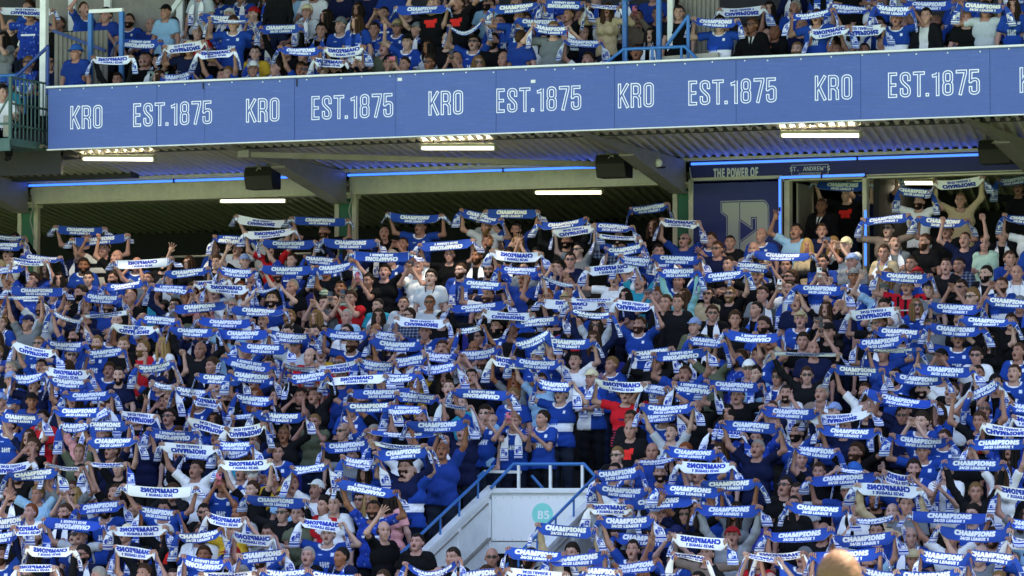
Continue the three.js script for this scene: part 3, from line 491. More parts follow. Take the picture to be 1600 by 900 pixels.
function headwear(build, open, kind) {
  const H = headFor(build, open); if (H.hats[kind]) return H.hats[kind];
  const sides = (p, d, y) => p[2] < 0.062 - 0.2 * Math.max(0, 0.03 - p[1]) ? p[1] - (p[2] > 0.0 ? 0.0 : -0.06 + y) : -1;
  let g;
  const cap = (t, lim = 0) => H.over(t, (d, p) => { const front = 0.07 + 0.3 * Math.max(0, Math.abs(p[0]) - 0.02) * (p[2] > 0.03 ? 0.6 : 0) + 0.006 * Math.sin(d[0] * 26 + t * 300), line = p[2] > 0.05 ? front : p[2] > 0.0 ? lerp(0.012, front, p[2] / 0.05) + lim : p[2] > -0.025 ? 0.005 + lim : -0.055 + lim; return p[1] > line ? (p[2] > 0.04 ? 0.55 : 0.8) + 0.4 * jitter(d, t * 100) + 0.15 : 0; });
  if (kind === 'short') g = cap(0.014); else if (kind === 'crop') g = cap(0.006); else if (kind === 'full') g = cap(0.024);
  else if (kind === 'fringe') g = H.over(0.009, (d, p) => (p[1] > -0.05 && p[1] < 0.035 && p[2] < 0.01 && Math.abs(p[0]) + Math.max(0, -p[2]) * 0.8 > 0.05 ? 1 : 0));
  else if (kind === 'long' || kind === 'bun') {
    const list = [cap(0.02)];
    if (kind === 'bun') list.push(bare(new THREE.SphereGeometry(0.045, 10, 8).translate(0, 0.06, -0.12), ['position', 'normal']));
    else for (let s = 0; s < 11; s++) { const a = lerp(0.62, 2 * Math.PI - 0.62, s / 10), x = Math.sin(a), z = Math.cos(a), c = new THREE.CatmullRomCurve3([V3(x * 0.075, 0.05, z * 0.085 - 0.01), V3(x * 0.092, -0.04, z * 0.1 - 0.012), V3(x * 0.1, -0.13, z * 0.1 - 0.012), V3(x * 0.105, -0.22 - 0.03 * Math.sin(s * 7), z * 0.085 - 0.01)]); list.push(bare(new THREE.TubeGeometry(c, 5, 0.027, 6), ['position', 'normal'])); }
    g = mergeGeometries(list);
  } else if (kind === 'beard') g = H.over(0.012, (d, p) => (p[1] < -0.035 && p[2] > -0.005 && !(Math.abs(p[0]) < 0.022 && p[1] > -0.084 && p[1] < -0.056) && !(Math.abs(p[0]) < 0.02 && p[1] > -0.05) && p[2] > 0.0 && (p[1] < -0.055 || Math.abs(p[0]) > 0.035 || p[2] > 0.08) ? 0.8 + 0.3 * jitter(d, 4) : 0), 40, 30);
  else if (kind === 'cap') { const dome = H.over(0.018, (d, p) => (p[1] > (p[2] > 0.03 ? 0.05 : 0.025) ? 1 : 0)), s = new THREE.Shape(); s.moveTo(-0.075, 0); s.quadraticCurveTo(-0.07, 0.085, 0, 0.095); s.quadraticCurveTo(0.07, 0.085, 0.075, 0); s.lineTo(-0.075, 0); const brim = new THREE.ExtrudeGeometry(s, { depth: 0.008, bevelEnabled: false, curveSegments: 6 }).rotateX(Math.PI / 2 + 0.12).translate(0, 0.062, 0.07); g = mergeGeometries([dome, bare(brim, ['position', 'normal'])]); }
  else if (kind === 'hat') { const dome = H.over(0.02, (d, p) => (p[1] > 0.03 ? 1 : 0)), brim = new THREE.LatheGeometry([[0.09, 0.05], [0.14, 0.025], [0.142, 0.02], [0.09, 0.04]].map(([x, y]) => new THREE.Vector2(x, y)), 18); g = mergeGeometries([dome, bare(brim, ['position', 'normal'])]); }
  else if (kind === 'glasses') { const l = []; for (const s of [-1, 1]) l.push(bare(new RoundedBoxGeometry(0.05, 0.034, 0.012, 1, 0.006).rotateY(s * 0.25).translate(s * 0.034, 0.012, 0.1), ['position', 'normal']), bare(new THREE.BoxGeometry(0.006, 0.008, 0.1).translate(s * 0.075, 0.018, 0.045), ['position', 'normal'])); l.push(bare(new THREE.BoxGeometry(0.03, 0.008, 0.008).translate(0, 0.02, 0.107), ['position', 'normal'])); g = mergeGeometries(l); }
  H.hats[kind] = g; return g;
}
function tube(pts, r0, r1, seg = 6) { // tapered finger segment chain
  const c = new THREE.CatmullRomCurve3(pts), n = 5, g = new THREE.TubeGeometry(c, n, 1, seg), p = g.attributes.position;
  for (let i = 0; i <= n; i++) { const q = c.getPointAt(i / n), r = lerp(r0, r1, i / n); for (let s = 0; s <= seg; s++) { const k = i * (seg + 1) + s; p.setXYZ(k, q.x + (p.getX(k) - q.x) * r, q.y + (p.getY(k) - q.y) * r, q.z + (p.getZ(k) - q.z) * r); } }
  return mergeGeometries([bare(g, ['position', 'normal']), bare(new THREE.SphereGeometry(r1, seg, 4).translate(...pts[pts.length - 1].toArray()), ['position', 'normal'])]);
}
// hand: wrist at the origin, fingers along +y, palm facing +z, thumb on +x times side
function hand(kind, side) {
  const l = [bare(new THREE.SphereGeometry(1, 9, 7).scale(0.041, 0.052, 0.018).translate(0, 0.048, 0), ['position', 'normal']), tube([V3(0, -0.02, 0), V3(0, 0.01, 0), V3(0, 0.03, 0)], 0.027, 0.026)];
  const curl = { fist: [0.9, 1.5, 1.3], open: [0.12, 0.15, 0.15], hold: [0.5, 0.7, 0.6] }[kind], len = [0.043, 0.048, 0.045, 0.036];
  for (let f = 0; f < 4; f++) {
    const x0 = (1.5 - f) * 0.02 * side, spread = kind === 'open' ? x0 * 1.6 : x0 * 0.3; let a = 0, p = V3(x0, 0.085 - Math.abs(f - 1.2) * 0.004, 0); const pts = [V3(x0 * 0.9, 0.06, 0), p.clone()];
    for (let s = 0; s < 3; s++) { a += curl[s]; const L = len[f] * [1, 0.68, 0.52][s]; p = p.clone().add(V3(spread * 0.25, Math.cos(a) * L, Math.sin(a) * L)); pts.push(p); }
    l.push(tube(pts, 0.0098, 0.0075));
  }
  l.push(kind === 'open' ? tube([V3(0.022 * side, 0.018, 0.004), V3(0.05 * side, 0.045, 0.012), V3(0.064 * side, 0.075, 0.016)], 0.012, 0.008) : tube([V3(0.022 * side, 0.018, 0.006), V3(0.046 * side, 0.04, 0.026), V3(0.03 * side, 0.066, 0.048), V3(0.012 * side, 0.072, 0.05)], 0.012, 0.008));
  return white(mergeGeometries(l));
}
const HANDS = {}; const handOf = (k, s) => (HANDS[k + s] ??= hand(k, s));

// ---- posed bodies
const TPL = {};
function ik(S, T, l1, l2, pole) {
  const d = T.clone().sub(S), L = Math.min(d.length(), l1 + l2 - 0.008), u = d.normalize(), a = (l1 * l1 - l2 * l2 + L * L) / (2 * L), h = Math.sqrt(Math.max(0, l1 * l1 - a * a)), q = pole.clone().addScaledVector(u, -pole.dot(u)).normalize();
  return [S.clone().addScaledVector(u, a).addScaledVector(q, h), S.clone().addScaledVector(u, L)];
}
function template(key, build, sit, targets, hk, yaw, pitch, open) {
  if (TPL[key]) return TPL[key];
  const wide = build === 'b' ? 1.1 : build === 'f' ? 0.88 : 1, dy = sit ? -0.45 : 0, dz = sit ? -0.06 : 0, deep = build === 'b' ? 1.25 : 1.55;
  const sh = 0.178 * wide, P = (x, y, z) => V3(x, y + dy, z + dz);
  const arms = [], elbows = [], torso = [];
  const torsoList = [[-0.075 * wide, 0.95 + dy, dz, 0.075 * wide, 0.95 + dy, dz, 0.118 * wide, 0.118 * wide, 1.15], [-0.06 * wide, 1.1 + dy, 0.005 + dz, 0.06 * wide, 1.1 + dy, 0.005 + dz, 0.112 * wide, 0.112 * wide, deep * 0.85], [-0.085 * wide, 1.28 + dy, dz, 0.085 * wide, 1.28 + dy, dz, 0.125 * wide, 0.125 * wide, deep * 0.9], [-0.13 * wide, 1.42 + dy, -0.01 + dz, 0.13 * wide, 1.42 + dy, -0.01 + dz, 0.062, 0.062]];
  if (build === 'f') for (const s of [-1, 1]) torsoList.push([s * 0.075, 1.29 + dy, 0.07 + dz, s * 0.075, 1.27 + dy, 0.085 + dz, 0.062, 0.055]);
  if (build === 'b') torsoList.push([0, 1.07 + dy, 0.05 + dz, 0, 1.13 + dy, 0.045 + dz, 0.125, 0.115]);
  const limb = [], sleeveS = [], sleeveL = [], grips = [];
  const headQ = new THREE.Quaternion().setFromEuler(new THREE.Euler(pitch, yaw, 0, 'YXZ')), headC = P(0, 1.612, 0.012).add(V3(0, -0.1, 0)).add(V3(0, 0.1, 0).applyQuaternion(headQ));
  const hands = [];
  [-1, 1].forEach((s, i) => {
    const T = V3(...targets[i]), raise = clamp((T.y - (1.3 + dy)) / 0.6, 0, 1), S = P(s * (sh - 0.012 * raise), 1.415 + 0.045 * raise, -0.005), fwd = clamp(T.z / 0.3, 0, 1);
    const pole = hk === 'hold' || hk === 'face' ? V3(s * 0.55, -0.8, 0.1) : raise > 0.45 ? V3(s * 0.9, -0.15, 0.25 - fwd * 0.2) : V3(s * (0.7 - 0.3 * fwd), -0.7, -0.35);
    const dirGuess = T.clone().sub(S).normalize(), wrist = T.clone().addScaledVector(hk === 'fist' || hk === 'hold' ? dirGuess : dirGuess, -0.065);
    const [E, W] = ik(S, wrist, 0.285, 0.255, pole); elbows.push(E);
    limb.push([S.x, S.y, S.z, E.x, E.y, E.z, 0.046 * wide, 0.037], [E.x, E.y, E.z, W.x, W.y, W.z, 0.038, 0.025]);
    const mid = S.clone().lerp(E, 0.66); sleeveS.push([S.x, S.y, S.z, mid.x, mid.y, mid.z, 0.056 * wide + 0.008, 0.058 * wide + 0.008]);
    sleeveL.push([S.x, S.y, S.z, E.x, E.y, E.z, 0.06 * wide, 0.052], [E.x, E.y, E.z, ...E.clone().lerp(W, 0.9).toArray(), 0.052, 0.04]);
    const y = W.clone().sub(E).normalize(), z0 = hk === 'clap' ? V3(-s, 0, 0) : hk === 'face' ? V3(0, 0, -1) : V3(0, 0, 1), x = V3().crossVectors(y, z0).normalize(), z = V3().crossVectors(x, y).normalize(), B = new THREE.Matrix4().makeBasis(x, y, z).setPosition(W);
    // the thumb lies towards the head side when the palm faces forward
    const side = V3().crossVectors(y, z).x * -s > 0 ? 1 : -1, kind = hk === 'clap' || hk === 'open' || hk === 'face' ? 'open' : hk === 'hold' ? 'hold' : 'fist';
    hands.push(handOf(kind, side).clone().applyMatrix4(B)); grips.push(V3(0, kind === 'fist' ? 0.075 : 0.09, 0.02).applyMatrix4(B));
  });
  const legs = [-1, 1].flatMap((s) => sit ? [[s * 0.09, 0.47, -0.04, s * 0.13, 0.47, 0.38, 0.085, 0.06], [s * 0.13, 0.47, 0.38, s * 0.12, 0.07, 0.34, 0.058, 0.04], [s * 0.12, 0.035, 0.3, s * 0.13, 0.03, 0.46, 0.035, 0.03]] : [[s * 0.088 * wide, 0.9, 0, s * 0.1, 0.49, 0.01, 0.088 * wide, 0.056], [s * 0.1, 0.49, 0.01, s * 0.1, 0.08, -0.02, 0.058, 0.038], [s * 0.1, 0.04, -0.04, s * 0.115, 0.035, 0.13, 0.036, 0.03]]);
  const neck = [[0, 1.42 + dy, -0.015 + dz, headC.x * 0.6, headC.y - 0.05, headC.z - 0.012, 0.06 * wide, 0.054]], skullCore = [[headC.x, headC.y - 0.01, headC.z, headC.x, headC.y + 0.02, headC.z, 0.06, 0.055]];
  const body = blend([...torsoList, ...neck, ...limb, ...legs, ...skullCore], 0.035);
  const all = [...limb, ...legs], ext = (i, j, pad) => [Math.min(...all.map((c) => Math.min(c[i], c[j]))) - pad, Math.max(...all.map((c) => Math.max(c[i], c[j]))) + pad];
  const ex = ext(0, 3, 0.1), ez = ext(2, 5, 0.1), ey = ext(1, 4, 0.1), lo = [Math.min(ex[0], -0.32), 0 - 0.04, Math.min(ez[0], -0.24)], hi = [Math.max(ex[1], 0.32), Math.max(ey[1], headC.y + 0.12), Math.max(ez[1], 0.26)];
  const headM = new THREE.Matrix4().compose(headC, headQ, V3(1, 1, 1).multiplyScalar(build === 'f' ? 0.98 : 1.04));
  const H = headFor(build, open);
  const geo = mergeGeometries([white(bare(surfaceNet(body, lo, hi, 0.03), ['position', 'normal'])), H.geo.clone().applyMatrix4(headM), ...hands]);
  const seed = key.length * 1.7 + targets[0][1] * 9, hem = 0.86 + dy, fold = (x, y, z) => 0.0028 * Math.sin(31 * y + 14 * Math.sin(9 * x + seed) + 14 * z) + 0.0042 * Math.sin(21 * x - 15 * y + 6 * Math.sin(7 * y + seed));
  const cloth = (sleeves, off, ends) => {
    const base = blend([...torsoList.map((c) => { const q = [...c]; q[6] += off; q[7] += off; return q; }), [-0.09 * wide, 0.9 + dy, 0.005 + dz, 0.09 * wide, 0.9 + dy, 0.005 + dz, 0.115 * wide + off, 0.115 * wide + off, 1.1], ...sleeves], 0.03);
    const f = (x, y, z) => {
      let d = base(x, y, z) + fold(x, y, z); d = Math.max(d, hem - y + 0.01 * Math.sin(9 * x + seed));
      for (const e of ends) { const t = (x - e[0]) * e[3] + (y - e[1]) * e[4] + (z - e[2]) * e[5], r = Math.hypot(x - e[0], y - e[1], z - e[2]); if (r < 0.12) d = Math.max(d, t); }
      const nr = Math.hypot(x, (z - dz - 0.02) * 0.9) ; if (y > 1.43 + dy && nr < 0.085) d = Math.max(d, 0.078 - nr); return d;
    };
    const ys = sleeves.flatMap((c) => [c[1], c[4]]), xs = sleeves.flatMap((c) => [c[0], c[3]]), zs = sleeves.flatMap((c) => [c[2], c[5]]);
    const g = surfaceNet(f, [Math.min(-0.32, ...xs.map((q) => q - 0.1)), hem - 0.05, Math.min(-0.24, ...zs.map((q) => q - 0.1))], [Math.max(0.32, ...xs.map((q) => q + 0.1)), Math.max(1.56 + dy, ...ys.map((q) => q + 0.1)), Math.max(0.28, ...zs.map((q) => q + 0.1))], 0.028);
    const p = g.attributes.position, uv = new Float32Array(p.count * 2); for (let i = 0; i < p.count; i++) { uv[2 * i] = clamp(p.getX(i) + 0.5, 0.01, 0.99); uv[2 * i + 1] = clamp((p.getY(i) - dy - 0.8) / 0.8, 0.01, 0.99); } g.setAttribute('uv', new THREE.BufferAttribute(uv, 2)); return g;
  };
  const endOf = (c) => { const d = V3(c[3] - c[0], c[4] - c[1], c[5] - c[2]).normalize(); return [c[3], c[4], c[5], d.x, d.y, d.z]; };
  const t = { geo, build, sit, open, headM, grips, dy, dz, wide, hk };
  let s1, s2; t.shirt = (long) => long ? (s2 ??= cloth(sleeveL, 0.022, [endOf(sleeveL[1]), endOf(sleeveL[3])])) : (s1 ??= cloth(sleeveS, 0.014, sleeveS.map(endOf)));
  return (TPL[key] = t);
}
const LEGWEAR = {};
function legwear(build, sit, short) {
  const key = build + sit + short; if (LEGWEAR[key]) return LEGWEAR[key];
  const wide = build === 'b' ? 1.1 : build === 'f' ? 0.92 : 1, list = [sit ? [-0.08, 0.5, -0.06, 0.08, 0.5, -0.06, 0.135, 0.135, 1.15] : [-0.075 * wide, 0.93, 0, 0.075 * wide, 0.93, 0, 0.13 * wide, 0.13 * wide, 1.15]];
  const stop = short ? 0.4 : 0.1;
  for (const s of [-1, 1]) if (sit) list.push([s * 0.09, 0.47, -0.04, s * 0.13, 0.47, 0.38, 0.1, 0.078], [s * 0.13, 0.47, 0.38, s * 0.12, 0.08, 0.34, 0.076, 0.062]);
  else list.push([s * 0.09 * wide, 0.9, 0, s * 0.102, 0.49, 0.01, 0.102 * wide, 0.078], [s * 0.102, 0.49, 0.01, s * 0.102, stop, -0.015, 0.078, short ? 0.085 : 0.064]);
  const f = blend(list, 0.03), top = sit ? 0.58 : 1.0;
  return (LEGWEAR[key] = surfaceNet((x, y, z) => Math.max(f(x, y, z) + 0.005 * Math.sin(40 * y + 8 * x), y - top, stop - 0.02 - y), [-0.3, stop - 0.08, -0.26], [0.3, top + 0.05, sit ? 0.52 : 0.24], 0.034));
}
const SHOES = mergeGeometries([-1, 1].map((s) => bare(new RoundedBoxGeometry(0.095, 0.075, 0.27, 2, 0.032).rotateY(s * 0.12).translate(s * 0.108, 0.038, 0.045), ['position', 'normal'])));
const SHOES_SIT = SHOES.clone().translate(0, 0, 0.33);

// ---- scarves
const ATLAS = canvasTex(1024, 304, (c, W, H) => {
  const B = '#2049ae', Wt = '#eef2fa';
  for (const [y0, bg, fg] of [[0, B, Wt], [152, Wt, '#1a37a8']]) {
    c.save(); c.beginPath(); c.rect(0, y0, W, 152); c.clip(); c.translate(0, y0);
    c.fillStyle = bg; c.fillRect(0, 0, W, 152); c.fillStyle = fg; c.strokeStyle = fg; c.textAlign = 'center'; c.textBaseline = 'middle'; c.lineJoin = 'round';
    c.save(); c.translate(512, 48); c.transform(1, 0, -0.1, 1, 0, 0); c.font = 'bold 76px sans-serif'; const k = 430 / c.measureText('CHAMPIONS').width; c.scale(k, 1); c.lineWidth = 10; c.fillText('CHAMPIONS', 0, 2); c.strokeText('CHAMPIONS', 0, 2); c.restore();
    c.save(); c.translate(512, 112); c.transform(1, 0, -0.1, 1, 0, 0); c.font = 'bold 46px sans-serif'; const q = 310 / c.measureText('24/25 LEAGUE 1').width; c.scale(q, 1); c.lineWidth = 5; c.fillText('24/25 LEAGUE 1', 0, 0); c.strokeText('24/25 LEAGUE 1', 0, 0); c.restore();
    for (const s of [0, 1]) { c.save(); if (s) { c.translate(W, 0); c.scale(-1, 1); }
      c.fillRect(24, 0, 16, 152); c.fillRect(52, 0, 6, 152); c.fillRect(150, 0, 6, 152);
      // globe and ball joined by a ribbon
      c.lineWidth = 9; c.beginPath(); c.arc(88, 46, 27, 0, 7); c.fill(); c.beginPath(); c.arc(118, 106, 29, 0, 7); c.fill();
      c.beginPath(); c.moveTo(70, 80); c.bezierCurveTo(90, 96, 120, 62, 140, 72); c.stroke(); c.beginPath(); c.moveTo(66, 132); c.bezierCurveTo(80, 118, 90, 140, 100, 128); c.stroke();
      c.strokeStyle = bg; c.lineWidth = 4; c.beginPath(); c.arc(88, 46, 15, 0.4, 2.9); c.stroke(); c.beginPath(); c.moveTo(118, 78); c.lineTo(110, 134); c.moveTo(92, 100); c.lineTo(146, 110); c.stroke();
      c.fillStyle = s ? fg : fg; for (let i = 0; i < 19; i++) c.fillRect(0, i * 8, 18, 4); c.restore(); }
    c.restore();
  }
  const r = rng(4); for (let i = 0; i < 5000; i++) { c.fillStyle = `rgba(${r() < 0.5 ? '0,0,30' : '255,255,255'},0.05)`; c.fillRect(r() * W, r() * H, 3, 1.5); }
});
const knit = noiseTex(128, 128, 0.5, 0.9, 31, [32, 64, 128]);
const scarfMat = new THREE.MeshPhysicalMaterial({ map: ATLAS, roughness: 0.95, bumpMap: knit, bumpScale: 0.002, sheen: 0.3, sheenRoughness: 0.7, sheenColor: new THREE.Color(0.5, 0.55, 0.7) });
const scarfTones = [0xffffff, 0xe6e8ee, 0xf4f2ec, 0xd6dae2, 0xeef2ff].map((q) => { const m = scarfMat.clone(); m.color.set(q); return m; });
const LEN = 1.3;
function ribbon(frames, type) { // frames: [{c, n, w, s}] centre, across direction, half width, place along the knit; faces: blue or white by type
  const pos = [], uv = [], idx = [], rows = 4, N = frames.length, flipU = type === 'b' || type === 'W', flipV = type === 'b' || type === 'w', whiteFront = type === 'W' || type === 'w';
  for (const face of [0, 1]) {
    const base = pos.length / 3, whiteFace = whiteFront !== (face === 1);
    frames.forEach((f, i) => {
      const t = frames[Math.min(N - 1, i + 1)].c.clone().sub(frames[Math.max(0, i - 1)].c).normalize(), m = V3().crossVectors(t, f.n).normalize();
      for (let j = 0; j <= rows; j++) {
        const a = j / rows * 2 - 1, bulge = (f.curl ?? 0) * (1 - a * a), p = f.c.clone().addScaledVector(f.n, a * f.w).addScaledVector(m, bulge + (face ? -0.004 : 0.004));
        pos.push(p.x, p.y, p.z); const u = clamp(f.s / LEN + 0.5, 0.004, 0.996), v = clamp((a + 1) / 2, 0.03, 0.97); uv.push(flipU ? 1 - u : u, ((flipV ? 1 - v : v) + (whiteFace ? 0 : 1)) / 2);
      }
    });
    for (let i = 0; i + 1 < N; i++) for (let j = 0; j < rows; j++) { const a = base + i * (rows + 1) + j, b = a + rows + 1; if (face) idx.push(a, a + 1, b, b, a + 1, b + 1); else idx.push(a, b, a + 1, b, b + 1, a + 1); }
  }
  const half = pos.length / 6; for (const j of [0, rows]) for (let i = 0; i + 1 < N; i++) { const a = i * (rows + 1) + j, b = a + rows + 1; idx.push(a, half + a, b, b, half + a, half + b); }
  const g = new THREE.BufferGeometry(); g.setAttribute('position', new THREE.Float32BufferAttribute(pos, 3)); g.setAttribute('uv', new THREE.Float32BufferAttribute(uv, 2)); g.setIndex(idx); g.computeVertexNormals(); return g;
}
function heldScarf(A, B, type) { // from hand A (left in the picture) to hand B
  const mid = A.clone().add(B).multiplyScalar(0.5), a = A.clone().sub(mid), b = B.clone().sub(mid), d = b.clone().sub(a), L = d.length(), t = d.clone().normalize(), narrow = type === 'f' || type === 'g' || type === 'V';
  const look = type === 'f' || type === 'V' ? 'B' : type === 'g' ? 'W' : type, sag = type === 'V' ? 0.16 : narrow ? rr(0.0, 0.05) : rr(-0.01, 0.04), hw = narrow ? rr(0.03, 0.05) : rr(0.069, 0.079), frames = [], nb = 18, nt = 7, lean = narrow ? rr(-0.7, 0.7) : rr(-0.5, 0.3), wob = rr(0, 6), amp = rr(0.004, 0.022), twist = rr(0.1, 0.45);
  const upv = V3(0, 1, 0).addScaledVector(t, -t.y).normalize(), band = (u) => { const n = upv.clone().applyAxisAngle(t, lean + twist * Math.sin(u * 4 + wob)); return n; };
  const tail = Math.max(0.12, (LEN - L) / 2), tails = [-1, 1].map((s) => ({ s, out: rr(0.3, 0.8), n: V3(rr(-0.9, 0.9), 0, rr(0.2, 0.9)).normalize(), sw: rr(-0.25, 0.25) }));
  const tailFrames = (k) => { const T = tails[k], list = []; for (let i = 1; i <= nt; i++) { const q = i / nt, ln = tail * q, o = k ? b : a; const c = o.clone().add(V3(T.s * (0.05 * (1 - Math.exp(-4 * q)) + T.out * 0.12 * q), -0.02 - ln * (0.93 - 0.25 * T.out * (1 - q)), 0.015 * Math.sin(q * 5 + wob) + T.sw * 0.2 * q)); const n0 = band(k); const n = n0.clone().lerp(T.n, clamp(q * 2.2, 0, 1)).normalize(); list.push({ c, n: k ? n : n, w: lerp(0.035, narrow ? 0.055 : 0.07, clamp(q * 1.6, 0, 1)), s: T.s * (L / 2 + ln), curl: 0.014 }); } return list; };
  frames.push(...tailFrames(0).reverse());
  for (let i = 0; i <= nb; i++) { const u = i / nb, e = Math.min(u, 1 - u), c = a.clone().lerp(b, u); c.y -= sag * 4 * u * (1 - u) + (narrow ? 0 : hw * 0.55); c.z += amp * Math.sin(u * 9 + wob) + 0.012; if (e < 0.1 && !narrow) c.y += hw * 0.4 * (1 - e / 0.1); frames.push({ c, n: band(u), w: hw * lerp(0.55, 1, clamp(e / 0.09, 0, 1)), s: (u - 0.5) * L, curl: 0.012 * Math.sin(u * 7 + wob) }); }
  frames.push(...tailFrames(1));
  return [ribbon(frames, look), mid];
}
function neckScarfGeo(dy, type, wide) {
  const pts = [[-0.1, 1.02, 0.17], [-0.1, 1.2, 0.165], [-0.09, 1.36, 0.13], [-0.085, 1.46, 0.06], [-0.06, 1.5, -0.03], [0, 1.51, -0.075], [0.06, 1.5, -0.03], [0.085, 1.46, 0.06], [0.09, 1.36, 0.13], [0.1, 1.2, 0.165], [0.1, 1.06, 0.17]].map(([x, y, z]) => V3(x * wide, y + dy, z * (wide > 1.1 ? 1.2 : 1)));
  const c = new THREE.CatmullRomCurve3(pts), fr = []; for (let i = 0; i <= 24; i++) { const u = i / 24, p = c.getPointAt(u), s = Math.abs(u - 0.5) * 2, out = V3(1, 0, 0).lerp(V3(0, 1, -0.6), clamp((0.55 - s) * 3, 0, 1)).normalize(); if (u < 0.5) { out.x *= -1; } const n = u < 0.5 ? V3(1, 0, 0).lerp(V3(0, 1, -0.4), clamp((0.6 - s) * 3, 0, 1)) : V3(-1, 0, 0).lerp(V3(0, 1, -0.4), clamp((0.6 - s) * 3, 0, 1)); fr.push({ c: p, n: n.normalize(), w: lerp(0.035, 0.06, s), s: (u - 0.5) * LEN, curl: 0.01 }); }
  return ribbon(fr, type);
}
const NECK = {}; const neckScarf = (t, type) => (NECK[type + t.dy + t.wide] ??= neckScarfGeo(t.dy, type, t.wide));

// ---- clothes and colours
const SKIN = ['#a67e70', '#ae897c', '#9f7567', '#b89588', '#946b5d', '#a87f76', '#8a5a40', '#6a4330'].map((h) => lin(h));
const HAIRC = { black: '#15110f', brown: '#3a271a', dark: '#241a14', fair: '#6e5434', blond: '#9c8052', grey: '#8d8a86', ginger: '#6e3c20' };
function shirtTex(draw) { return canvasTex(128, 128, (c, W, H) => draw(c, W, H)); } // x -0.5..0.5 m, y 1.6..0.8 m
const BLUE = '#1f4196', fx = (x) => (x + 0.5) * 128, fy = (y) => (1.6 - y) / 0.8 * 128;
const tally = (c, x, y, s, col) => { c.strokeStyle = col; c.lineWidth = 2.6 * s; for (let i = 0; i < 4; i++) { c.beginPath(); c.moveTo(x + i * 4.2 * s, y - 6 * s); c.lineTo(x + i * 4.2 * s, y + 6 * s); c.stroke(); } c.beginPath(); c.moveTo(x - 3 * s, y + 4 * s); c.lineTo(x + 16 * s, y - 4 * s); c.stroke(); };
const collar = (c, col) => { c.strokeStyle = col; c.lineWidth = 4; c.beginPath(); c.arc(64, fy(1.5), 13, 0, Math.PI); c.stroke(); };
